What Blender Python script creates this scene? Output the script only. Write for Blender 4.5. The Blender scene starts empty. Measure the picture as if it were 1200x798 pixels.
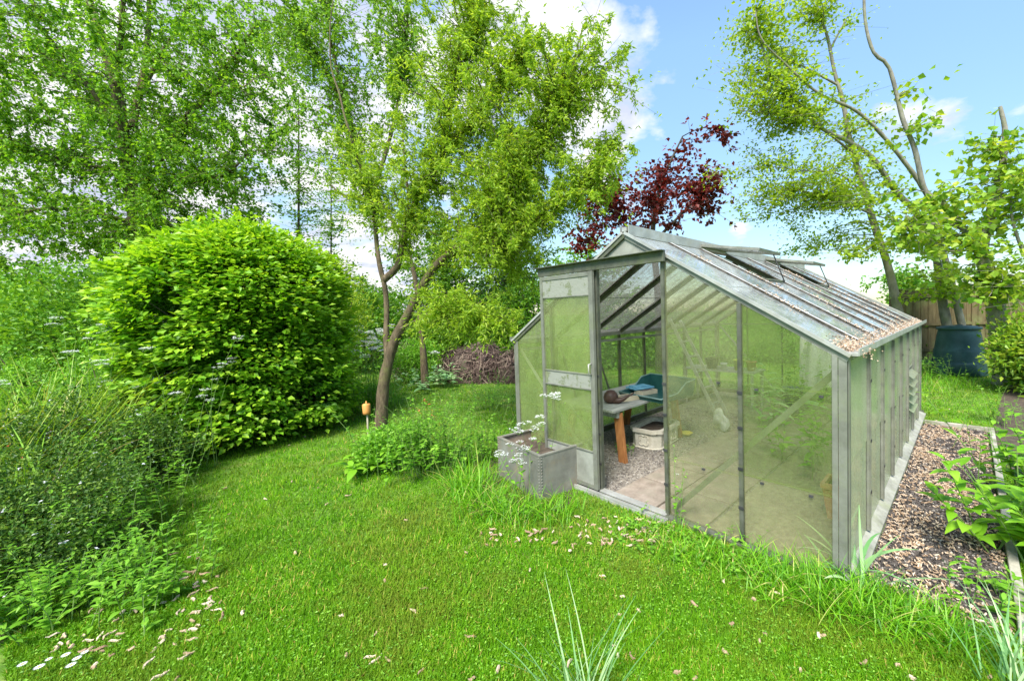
import bpy, math, random
import numpy as np
from mathutils import Matrix, Vector

sc = bpy.context.scene
COL = sc.collection
rg = np.random.default_rng(7)
random.seed(7)
R = math.radians

# ---------------------------------------------------------------- camera
F_, CX, CY, PITCH, ROLL, HC = 472.86, 680.78, 385.95, -0.041, -0.03, 1.70
cam = bpy.data.cameras.new('camera')
cam.sensor_width = 36; cam.lens = 36 * F_ / 1200
cam.shift_x = (600 - CX) / 1200; cam.shift_y = (CY - 399) / 1200
cam.clip_start = 0.05; cam.clip_end = 2000
camo = bpy.data.objects.new('camera', cam); COL.objects.link(camo)
cp_, sp_ = math.cos(PITCH), math.sin(PITCH)
Fv = Vector((0, cp_, sp_)); Uv = Vector((0, -sp_, cp_)); Rv = Vector((1, 0, 0))
R2 = Rv * math.cos(ROLL) - Uv * math.sin(ROLL) * -1
U2 = -Rv * math.sin(ROLL) + Uv * math.cos(ROLL)
M = Matrix((R2, U2, -Fv)).transposed().to_4x4(); M.translation = Vector((0, 0, HC))
camo.matrix_world = M
sc.camera = camo

# ---------------------------------------------------------------- sky and sun
SUN_EL, SUN_AZ = R(52), R(200)          # azimuth measured clockwise from +Y
w = bpy.data.worlds.new('World'); sc.world = w; w.use_nodes = True
nt = w.node_tree; nt.nodes.clear()
def nd(t, typ, **k):
    n = t.nodes.new(typ)
    for a, b in k.items(): setattr(n, a, b)
    return n
out = nd(nt, 'ShaderNodeOutputWorld'); bg = nd(nt, 'ShaderNodeBackground'); bg.inputs[1].default_value = 0.15
sky = nd(nt, 'ShaderNodeTexSky'); sky.sky_type = 'NISHITA'; sky.sun_disc = False
sky.sun_elevation = SUN_EL; sky.sun_rotation = SUN_AZ; sky.air_density = 1.0; sky.dust_density = 0.2; sky.ozone_density = 2.5
tc = nd(nt, 'ShaderNodeTexCoord')
sep = nd(nt, 'ShaderNodeSeparateXYZ'); nt.links.new(tc.outputs['Generated'], sep.inputs[0])
def mth(t, op, a, b=None, c=None, clamp=False):
    n = nd(t, 'ShaderNodeMath', operation=op); n.use_clamp = clamp
    for i, v in enumerate((a, b, c)):
        if v is None: continue
        if isinstance(v, (int, float)): n.inputs[i].default_value = v
        else: t.links.new(v, n.inputs[i])
    return n.outputs[0]
def vdir(px, py):
    a, b = px - CX, py - CY
    A = a * math.cos(ROLL) + b * math.sin(ROLL); B = -a * math.sin(ROLL) + b * math.cos(ROLL)
    return Fv + Rv * (A / F_) - Uv * (B / F_)
zc = mth(nt, 'MAXIMUM', sep.outputs[2], 0.06)
dv = nd(nt, 'ShaderNodeVectorMath', operation='DIVIDE'); cmb = nd(nt, 'ShaderNodeCombineXYZ')
zz = mth(nt, 'ADD', zc, 0.25)
for i in range(3): nt.links.new(zz, cmb.inputs[i])
nt.links.new(tc.outputs['Generated'], dv.inputs[0]); nt.links.new(cmb.outputs[0], dv.inputs[1])
ns = nd(nt, 'ShaderNodeTexNoise'); ns.inputs['Scale'].default_value = 3.2; ns.inputs['Detail'].default_value = 9; ns.inputs['Roughness'].default_value = 0.58
nt.links.new(dv.outputs[0], ns.inputs['Vector'])
nrm = nd(nt, 'ShaderNodeVectorMath', operation='NORMALIZE'); nt.links.new(tc.outputs['Generated'], nrm.inputs[0])
tot = None
CLOUDS = [(640, 75, 19, 1.0), (560, 130, 16, .7), (380, 150, 17, 1.0), (300, 60, 30, .85), (80, 120, 34, .9), (60, 330, 24, 1.0), (450, 330, 24, .9), (1062, 138, 4.2, .52), (1100, 142, 3.2, .56),
          (868, 270, 4, .5), (1035, 128, 3, .5), (700, 200, 10, .75), (735, 155, 5, .5)]
for px, py, deg, am in CLOUDS:
    v = vdir(px, py).normalized()
    dp = nd(nt, 'ShaderNodeVectorMath', operation='DOT_PRODUCT'); dp.inputs[1].default_value = v
    nt.links.new(nrm.outputs[0], dp.inputs[0])
    ang = mth(nt, 'ARCCOSINE', dp.outputs['Value'])
    f = mth(nt, 'MULTIPLY', mth(nt, 'SUBTRACT', 1.0, mth(nt, 'DIVIDE', ang, R(deg)), clamp=True), am)
    tot = f if tot is None else mth(nt, 'MAXIMUM', tot, f)
m0 = mth(nt, 'ADD', mth(nt, 'MULTIPLY', tot, .8), mth(nt, 'MULTIPLY', mth(nt, 'SUBTRACT', ns.outputs[0], .5), 1.5))
msk = mth(nt, 'MULTIPLY', mth(nt, 'SUBTRACT', m0, .26), 4.5, clamp=True)
ns2 = nd(nt, 'ShaderNodeTexNoise'); ns2.inputs['Scale'].default_value = 5; ns2.inputs['Detail'].default_value = 6
nt.links.new(dv.outputs[0], ns2.inputs['Vector'])
crc = nd(nt, 'ShaderNodeValToRGB'); nt.links.new(ns2.outputs[0], crc.inputs[0])
CLV = 4.0
crc.color_ramp.elements[0].position = .4; crc.color_ramp.elements[0].color = (.62, .68, .85, 1)
crc.color_ramp.elements[1].position = .56; crc.color_ramp.elements[1].color = (1, 1, 1, 1)
csc = nd(nt, 'ShaderNodeVectorMath', operation='SCALE'); csc.inputs['Scale'].default_value = CLV; nt.links.new(crc.outputs[0], csc.inputs[0])
mx = nd(nt, 'ShaderNodeMix', data_type='RGBA'); nt.links.new(msk, mx.inputs[0])
sf = mth(nt, 'MINIMUM', mth(nt, 'ADD', mth(nt, 'MULTIPLY', mth(nt, 'MAXIMUM', sep.outputs[2], 0.0), 1.5), .46), 1.25)
sks = nd(nt, 'ShaderNodeVectorMath', operation='SCALE'); nt.links.new(sky.outputs[0], sks.inputs[0]); nt.links.new(sf, sks.inputs['Scale'])
skt = nd(nt, 'ShaderNodeVectorMath', operation='MULTIPLY'); skt.inputs[1].default_value = (1.05, 1.08, 1.0); nt.links.new(sks.outputs[0], skt.inputs[0])
nt.links.new(skt.outputs[0], mx.inputs[6]); nt.links.new(csc.outputs[0], mx.inputs[7])
nt.links.new(mx.outputs[2], bg.inputs[0]); nt.links.new(bg.outputs[0], out.inputs[0])
sun = bpy.data.lights.new('sun', 'SUN'); sun.energy = 4.8; sun.angle = R(24); sun.color = (1, .95, .87)
suno = bpy.data.objects.new('sun', sun); COL.objects.link(suno)
sd = Vector((math.sin(SUN_AZ) * math.cos(SUN_EL), math.cos(SUN_AZ) * math.cos(SUN_EL), math.sin(SUN_EL)))
suno.rotation_euler = sd.to_track_quat('Z', 'Y').to_euler()
vs = sc.view_settings; vs.view_transform = 'Standard'; vs.look = 'None'; vs.gamma = 1; vs.exposure = 1.0; vs.use_curve_mapping = False
cy = sc.cycles
cy.max_bounces = 8; cy.diffuse_bounces = 5; cy.glossy_bounces = 3; cy.transmission_bounces = 3; cy.transparent_max_bounces = 20
cy.use_denoising = True
cy.use_adaptive_sampling = True

# ---------------------------------------------------------------- pixel helpers (a pixel of the 1200 px photo to a point of the place)
def G(px, py, z=0.0):
    r = vdir(px, py); t = (z - HC) / r.z
    return np.array([r.x * t, r.y * t, z])
def D(px, py, d):
    r = vdir(px, py); r = r * (d / r.y)
    return np.array([r.x, r.y, HC + r.z])
YAW = -0.7663; GW = 3.204; GL_ = 5.081; EH = 1.4055; RH = 2.3582
cy_, sy_ = math.cos(YAW), math.sin(YAW)
GO = np.array([1.564 - cy_ * GW, 2.404 - sy_ * GW, 0.0])
def gw(x, y, z=0.0): return np.array([GO[0] + x * cy_ - y * sy_, GO[1] + x * sy_ + y * cy_, z])
def gloc(p): v = np.asarray(p)[:2] - GO[:2]; return np.array([v[0] * cy_ + v[1] * sy_, -v[0] * sy_ + v[1] * cy_])
def gl(px, py, z=0.0): p = G(px, py, z); a = gloc(p); return np.array([a[0], a[1], z])

# ---------------------------------------------------------------- objects
def tag(o, label=None, cat=None, group=None, kind=None):
    for k, v in (('label', label), ('category', cat), ('group', group), ('kind', kind)):
        if v: o[k] = v
    return o
def empty(name, loc, label, cat, group=None, rz=0):
    o = bpy.data.objects.new(name, None); COL.objects.link(o); o.location = Vector([float(v) for v in loc]); o.rotation_euler = (0, 0, rz)
    o.empty_display_size = .1
    return tag(o, label, cat, group)
def link(name, me, parent=None):
    o = bpy.data.objects.new(name, me); COL.objects.link(o)
    if parent: o.parent = parent
    return o
def npmesh(name, V, F, mats, parent=None, rnd=None, mi=None, smooth=False, off=None):
    """V (n,3); F list of (m,k) index arrays; rnd per face"""
    V = np.asarray(V, dtype=np.float32)
    if off is not None: V = V - np.asarray(off, dtype=np.float32)
    if not isinstance(F, (list, tuple)): F = [F]
    F = [f for f in F if len(f)]
    me = bpy.data.meshes.new(name)
    me.vertices.add(len(V)); me.vertices.foreach_set('co', V.ravel())
    li = np.concatenate([f.ravel() for f in F]).astype(np.int32)
    tots = np.concatenate([np.full(len(f), f.shape[1]) for f in F]).astype(np.int32)
    st = np.concatenate([[0], np.cumsum(tots)[:-1]]).astype(np.int32)
    me.loops.add(len(li)); me.loops.foreach_set('vertex_index', li)
    me.polygons.add(len(tots)); me.polygons.foreach_set('loop_start', st); me.polygons.foreach_set('loop_total', tots)
    if smooth: me.polygons.foreach_set('use_smooth', np.ones(len(tots), dtype=bool))
    else: me.polygons.foreach_set('use_smooth', np.zeros(len(tots), dtype=bool))
    if not isinstance(mats, (list, tuple)): mats = [mats]
    for m in mats: me.materials.append(m)
    if mi is not None: me.polygons.foreach_set('material_index', np.asarray(mi, dtype=np.int32))
    if rnd is not None:
        a = me.attributes.new('rnd', 'FLOAT', 'FACE'); a.data.foreach_set('value', np.asarray(rnd, dtype=np.float32))
    me.update(calc_edges=True)
    return link(name, me, parent)

class MB:
    """collects shapes, builds ONE mesh"""
    def __init__(s): s.v = []; s.f = []; s.m = []; s.sm = []
    def add(s, vs, fs, m=0, sm=False):
        b = len(s.v); s.v += [tuple(map(float, p)) for p in vs]; s.f += [tuple(i + b for i in f) for f in fs]; s.m += [m] * len(fs); s.sm += [sm] * len(fs); return s
    def box(s, x0, x1, y0, y1, z0, z1, m=0, rot=0, c=None, bev=0.0):
        vs = [(x, y, z) for z in (z0, z1) for x, y in ((x0, y0), (x1, y0), (x1, y1), (x0, y1))]
        fs = [(3, 2, 1, 0), (4, 5, 6, 7), (0, 1, 5, 4), (1, 2, 6, 5), (2, 3, 7, 6), (3, 0, 4, 7)]
        if rot:
            cx, cyy = c if c else ((x0 + x1) / 2, (y0 + y1) / 2); a, b = math.cos(rot), math.sin(rot)
            vs = [(cx + (x - cx) * a - (y - cyy) * b, cyy + (x - cx) * b + (y - cyy) * a, z) for x, y, z in vs]
        return s.add(vs, fs, m)
    def bar(s, a, b, w, h, up=(0, 0, 1), m=0):
        a, b = Vector(a), Vector(b); d = (b - a).normalized(); u = Vector(up); sd_ = d.cross(u)
        if sd_.length < 1e-4: sd_ = d.cross(Vector((1, 0, 0)))
        sd_.normalize(); u = sd_.cross(d).normalized(); S = sd_ * w / 2; U = u * h / 2
        vs = [p + q for p in (a, b) for q in (-S - U, S - U, S + U, -S + U)]
        return s.add(vs, [(0, 1, 2, 3), (7, 6, 5, 4), (0, 4, 5, 1), (1, 5, 6, 2), (2, 6, 7, 3), (3, 7, 4, 0)], m)
    def tube(s, pts, rad, n=8, m=0, cap=True):
        P = [Vector(p) for p in pts]; rad = rad if hasattr(rad, '__len__') else [rad] * len(P)
        vs = []; fs = []; prev = None
        for i, p in enumerate(P):
            t = (P[min(i + 1, len(P) - 1)] - P[max(i - 1, 0)]).normalized()
            if prev is None: prev = t.orthogonal().normalized()
            prev = (prev - t * prev.dot(t)).normalized(); q = t.cross(prev)
            for k in range(n):
                a = 2 * math.pi * k / n; vs.append(p + (prev * math.cos(a) + q * math.sin(a)) * rad[i])
        for i in range(len(P) - 1):
            for k in range(n): fs.append((i * n + k, i * n + (k + 1) % n, (i + 1) * n + (k + 1) % n, (i + 1) * n + k))
        if cap: fs.append(tuple(range(n))[::-1]); fs.append(tuple((len(P) - 1) * n + k for k in range(n)))
        return s.add(vs, fs, m, True)
    def lathe(s, prof, c=(0, 0, 0), n=24, m=0, sx=1, sy=1):
        vs = []; fs = []
        for r, z in prof:
            for k in range(n):
                a = 2 * math.pi * k / n; vs.append((c[0] + r * sx * math.cos(a), c[1] + r * sy * math.sin(a), c[2] + z))
        for i in range(len(prof) - 1):
            for k in range(n): fs.append((i * n + k, i * n + (k + 1) % n, (i + 1) * n + (k + 1) % n, (i + 1) * n + k))
        if prof[0][0] > 1e-4: fs.append(tuple(range(n))[::-1])
        if prof[-1][0] > 1e-4: fs.append(tuple((len(prof) - 1) * n + k for k in range(n)))
        return s.add(vs, fs, m, True)
    def build(s, name, mats, parent=None, bevel=0.0):
        me = bpy.data.meshes.new(name); me.from_pydata(s.v, [], s.f)
        for m in (mats if isinstance(mats, (list, tuple)) else [mats]): me.materials.append(m)
        me.polygons.foreach_set('material_index', s.m); me.polygons.foreach_set('use_smooth', s.sm); me.update()
        o = link(name, me, parent)
        if bevel:
            b = o.modifiers.new('bevel', 'BEVEL'); b.width = bevel; b.segments = 2; b.limit_method = 'ANGLE'
        return o

# ---------------------------------------------------------------- materials
def newmat(name):
    m = bpy.data.materials.new(name); m.use_nodes = True; t = m.node_tree; t.nodes.clear()
    o = nd(t, 'ShaderNodeOutputMaterial'); return m, t, o
def noise(t, scale, detail=4, rough=.55, vec=None, coord='Object', stretch=None):
    n = nd(t, 'ShaderNodeTexNoise'); n.inputs['Scale'].default_value = scale; n.inputs['Detail'].default_value = detail; n.inputs['Roughness'].default_value = rough
    c = nd(t, 'ShaderNodeTexCoord'); src = c.outputs[coord]
    if stretch:
        mp = nd(t, 'ShaderNodeMapping'); mp.inputs['Scale'].default_value = stretch; t.links.new(src, mp.inputs[0]); src = mp.outputs[0]
    t.links.new(src, n.inputs['Vector']); return n.outputs[0]
def ramp(t, fac, stops):
    r = nd(t, 'ShaderNodeValToRGB'); e = r.color_ramp.elements
    while len(e) > 1: e.remove(e[-1])
    e[0].position = stops[0][0]; e[0].color = (*stops[0][1], 1)
    for p, c in stops[1:]:
        x = e.new(p); x.color = (*c, 1)
    t.links.new(fac, r.inputs[0]); return r.outputs[0]
def mixc(t, fac, a, b, mode='MIX'):
    n = nd(t, 'ShaderNodeMix', data_type='RGBA', blend_type=mode)
    for i, v in ((0, fac), (6, a), (7, b)):
        if isinstance(v, (int, float)): n.inputs[i].default_value = v
        elif isinstance(v, tuple): n.inputs[i].default_value = (*v, 1)
        else: t.links.new(v, n.inputs[i])
    return n.outputs[2]
LG = (1.75, 1.45, 1.3)
def leafmat(name, stops, tr=.42, patch=None, rough=.45, spec=.35, trc=(1.3, 1.2, .5), gain=True):
    m, t, o = newmat(name)
    stops = [(q, tuple(min(.8, v * g) for v, g in zip(c, LG))) for q, c in stops] if gain else stops
    a = nd(t, 'ShaderNodeAttribute', attribute_name='rnd')
    col = ramp(t, a.outputs['Fac'], stops)
    if patch:
        sc_, c2, lo, hi = patch
        n = noise(t, sc_, 5, .65)
        f = mth(t, 'MULTIPLY', mth(t, 'SUBTRACT', n, lo), 1 / (hi - lo), clamp=True)
        col = mixc(t, f, col, c2)
    p = nd(t, 'ShaderNodeBsdfPrincipled'); p.inputs['Roughness'].default_value = rough; p.inputs['Specular IOR Level'].default_value = spec
    t.links.new(col, p.inputs['Base Color'])
    tl = nd(t, 'ShaderNodeBsdfTranslucent')
    t.links.new(mixc(t, 1.0, col, trc, 'MULTIPLY'), tl.inputs[0])
    ms = nd(t, 'ShaderNodeMixShader'); ms.inputs[0].default_value = tr
    t.links.new(p.outputs[0], ms.inputs[1]); t.links.new(tl.outputs[0], ms.inputs[2]); t.links.new(ms.outputs[0], o.inputs[0])
    return m
def surf(name, stops, scale=8, detail=6, rough=.8, metal=0, bump=.3, bscale=None, stretch=None, spec=.3, stops2=None, scale2=2, rr=.65):
    m, t, o = newmat(name)
    n = noise(t, scale, detail, rr, stretch=stretch)
    col = ramp(t, n, stops)
    if stops2:
        n2 = noise(t, scale2, 5, .7); (lo, hi, c2) = stops2
        col = mixc(t, mth(t, 'MULTIPLY', mth(t, 'SUBTRACT', n2, lo), 1 / (hi - lo), clamp=True), col, c2)
    p = nd(t, 'ShaderNodeBsdfPrincipled'); p.inputs['Roughness'].default_value = rough; p.inputs['Metallic'].default_value = metal; p.inputs['Specular IOR Level'].default_value = spec
    t.links.new(col, p.inputs['Base Color'])
    if bump:
        nb = noise(t, bscale or scale * 2, 6, .7, stretch=stretch)
        b = nd(t, 'ShaderNodeBump'); b.inputs['Strength'].default_value = bump; b.inputs['Distance'].default_value = .02; t.links.new(nb, b.inputs['Height']); t.links.new(b.outputs[0], p.inputs['Normal'])
    t.links.new(p.outputs[0], o.inputs[0]); return m
def attrsurf(name, stops, rough=.85):
    m, t, o = newmat(name); a = nd(t, 'ShaderNodeAttribute', attribute_name='rnd')
    p = nd(t, 'ShaderNodeBsdfPrincipled'); p.inputs['Roughness'].default_value = rough; p.inputs['Specular IOR Level'].default_value = .2
    t.links.new(ramp(t, a.outputs['Fac'], stops), p.inputs['Base Color']); t.links.new(p.outputs[0], o.inputs[0]); return m
def glassmat(name, film, lo, hi, scale=3, speck=(60, .6), amt=(.15, .6), tint=(.85, .9, .82), gloss=.06, stretch=None, speckcol=None, fk=1.0, trs=.5):
    """dirty glass: clear sheet with a film of algae or lichen on it, on the roof also painted sky sheen"""
    m, t, o = newmat(name)
    n = noise(t, scale, 8, .7, stretch=stretch)
    f = mth(t, 'MULTIPLY', mth(t, 'SUBTRACT', n, lo), 1 / (hi - lo), clamp=True)
    fac = mth(t, 'ADD', mth(t, 'MULTIPLY', f, amt[1] - amt[0]), amt[0])
    n2 = noise(t, speck[0], 5, .75)
    fac = mth(t, 'ADD', fac, mth(t, 'MULTIPLY', mth(t, 'SUBTRACT', n2, .5), speck[1]), clamp=True)
    trn = nd(t, 'ShaderNodeBsdfTransparent'); trn.inputs[0].default_value = (*tint, 1)
    df = nd(t, 'ShaderNodeBsdfDiffuse'); tl = nd(t, 'ShaderNodeBsdfTranslucent')
    col = ramp(t, n2, [(.35, tuple(c * .75 for c in film)), (.6, film)]) if not speckcol else ramp(t, n2, [(.4, film), (.62, speckcol)])
    t.links.new(col, df.inputs[0]); t.links.new(col, tl.inputs[0])
    a = nd(t, 'ShaderNodeMixShader'); a.inputs[0].default_value = trs; t.links.new(df.outputs[0], a.inputs[1]); t.links.new(tl.outputs[0], a.inputs[2])
    b = nd(t, 'ShaderNodeMixShader'); t.links.new(fac, b.inputs[0]); t.links.new(trn.outputs[0], b.inputs[1]); t.links.new(a.outputs[0], b.inputs[2])
    g = nd(t, 'ShaderNodeBsdfGlossy'); g.inputs['Roughness'].default_value = gloss
    gm = nd(t, 'ShaderNodeNewGeometry'); dp = nd(t, 'ShaderNodeVectorMath', operation='DOT_PRODUCT')
    t.links.new(gm.outputs['Normal'], dp.inputs[0]); t.links.new(gm.outputs['Incoming'], dp.inputs[1])
    om = mth(t, 'SUBTRACT', 1.0, mth(t, 'ABSOLUTE', dp.outputs['Value']))
    frf = mth(t, 'ADD', mth(t, 'MULTIPLY', mth(t, 'POWER', om, 5.0), .93), .035, clamp=True)
    c = nd(t, 'ShaderNodeMixShader'); t.links.new(mth(t, 'MULTIPLY', frf, fk), c.inputs[0]); t.links.new(b.outputs[0], c.inputs[1]); t.links.new(g.outputs[0], c.inputs[2])
    t.links.new(c.outputs[0], o.inputs[0]); return m

# ---------------------------------------------------------------- foliage builders
def nz(a): return a / np.maximum(np.linalg.norm(a, axis=-1, keepdims=True), 1e-9)
def rdir(n, zs=1.0):
    v = rg.normal(size=(n, 3)); v[:, 2] *= zs; return nz(v)
def leaves(P, Dr, N, L, W, fold=.12):
    """rhombic leaves with a folded midrib; returns V, F"""
    n = len(P); Dr = nz(Dr); N = nz(N - Dr * np.sum(N * Dr, axis=1, keepdims=True)); S = np.cross(Dr, N)
    L = np.broadcast_to(L, (n,))[:, None]; W = np.broadcast_to(W, (n,))[:, None]
    a = P; b = P + Dr * L * .42 + S * W * .5 + N * L * fold; c = P + Dr * L - N * L * fold; d = P + Dr * L * .42 - S * W * .5 + N * L * fold
    V = np.stack([a, b, c, d], 1).reshape(-1, 3); F = np.arange(4 * n).reshape(n, 4); return V, F
def ribbons(P, Dr, B, S, L, W, K=3, prof='blade'):
    """curved blades: centre line P + L(Dr t + B t^2); returns V, F"""
    n = len(P); S = nz(S); L = np.broadcast_to(L, (n,))[:, None]; W = np.broadcast_to(W, (n,))[:, None]
    ts = np.linspace(0, 1, K + 1); rows = []
    for t in ts:
        c = P + L * (Dr * t + B * t * t)
        if prof == 'blade': wd = W * (1 - t ** 2.2 * .93) * .5
        elif prof == 'leaf': wd = W * (.06 + math.sin(math.pi * min(1, t ** .8)) * .94) * .5 * (1 if t < 1 else .4)
        else: wd = W * .5
        rows += [c - S * wd, c + S * wd]
    V = np.stack(rows, 1).reshape(-1, 3); k2 = 2 * (K + 1)
    base = (np.arange(n) * k2)[:, None, None]
    q = np.array([[2 * i, 2 * i + 1, 2 * i + 3, 2 * i + 2] for i in range(K)])[None]
    return V, (base + q).reshape(-1, 4)
def midribs(P, Dr, B, Nn, L, W, K=4, fold=.18):
    """broad leaves with a folded midrib and curved length; 3 verts a row"""
    n = len(P); Dr = nz(Dr); S = nz(np.cross(Dr, Nn)); L = np.broadcast_to(L, (n,))[:, None]; W = np.broadcast_to(W, (n,))[:, None]
    rows = []
    for t in np.linspace(0, 1, K + 1):
        c = P + L * (Dr * t + B * t * t); wd = W * .5 * (.03 + .97 * math.sin(math.pi * t ** .75)) if t < 1 else W * .01
        rows += [c - S * wd + Nn * wd * fold, c, c + S * wd + Nn * wd * fold]
    V = np.stack(rows, 1).reshape(-1, 3); k3 = 3 * (K + 1)
    q = np.array([[3 * i + j, 3 * i + j + 1, 3 * i + j + 4, 3 * i + j + 3] for i in range(K) for j in (0, 1)])[None]
    return V, ((np.arange(n) * k3)[:, None, None] + q).reshape(-1, 4)
def join(parts):
    """parts [(V,F,rnd,mi)] -> merged"""
    Vs, Fs, Rs, Ms = [], {}, {}, {}; b = 0
    for V, F, r, mi in parts:
        if not len(F): continue
        Vs.append(V); k = F.shape[1]; Fs.setdefault(k, []).append(F + b); b += len(V)
        Rs.setdefault(k, []).append(np.broadcast_to(r, (len(F),))); Ms.setdefault(k, []).append(np.full(len(F), mi))
    ks = list(Fs)
    return np.concatenate(Vs), [np.concatenate(Fs[k]) for k in ks], np.concatenate([np.concatenate(Rs[k]) for k in ks]), np.concatenate([np.concatenate(Ms[k]) for k in ks])
def tubes_np(paths, n=5):
    """paths: list of (pts (k,3), radii (k,)) -> V, F"""
    V, F, b = [], [], 0
    an = np.arange(n) * 2 * np.pi / n; ca, sa = np.cos(an), np.sin(an)
    for pts, rad in paths:
        k = len(pts); T = np.gradient(pts, axis=0); T = nz(T)
        ref = np.array([0, 0, 1.]) if abs(T[0, 2]) < .8 else np.array([1., 0, 0])
        A = nz(np.cross(T, ref)); B = np.cross(T, A)
        ring = pts[:, None] + (A[:, None] * ca[None, :, None] + B[:, None] * sa[None, :, None]) * np.asarray(rad)[:, None, None]
        V.append(ring.reshape(-1, 3)); i = np.arange(k - 1)[:, None] * n; j = np.arange(n)[None]; j2 = (j + 1) % n
        F.append((np.stack([i + j, i + j2, i + n + j2, i + n + j], -1).reshape(-1, 4)) + b); b += k * n
    return np.concatenate(V), np.concatenate(F)
def spline(pts, step=.12, wig=0.0):
    P = np.array(pts, float); out_ = []
    Q = np.vstack([2 * P[0] - P[1], P, 2 * P[-1] - P[-2]])
    for i in range(1, len(Q) - 2):
        p0, p1, p2, p3 = Q[i - 1:i + 3]; n = max(2, int(np.linalg.norm(p2 - p1) / step))
        t = np.linspace(0, 1, n, endpoint=False)[:, None]
        out_.append(.5 * ((2 * p1) + (-p0 + p2) * t + (2 * p0 - 5 * p1 + 4 * p2 - p3) * t ** 2 + (-p0 + 3 * p1 - 3 * p2 + p3) * t ** 3))
    out_ = np.vstack(out_ + [P[-1:]])
    if wig:
        k = len(out_); s = np.arange(k) * step
        ph = rg.uniform(0, 6, 6)
        out_ = out_ + wig * np.stack([np.sin(s * 4.1 + ph[0]) + .6 * np.sin(s * 9 + ph[1]), np.sin(s * 3.7 + ph[2]) + .6 * np.sin(s * 8 + ph[3]), .5 * np.sin(s * 5 + ph[4])], 1) * np.minimum(1, np.arange(k) / 4)[:, None]
    return out_

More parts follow.
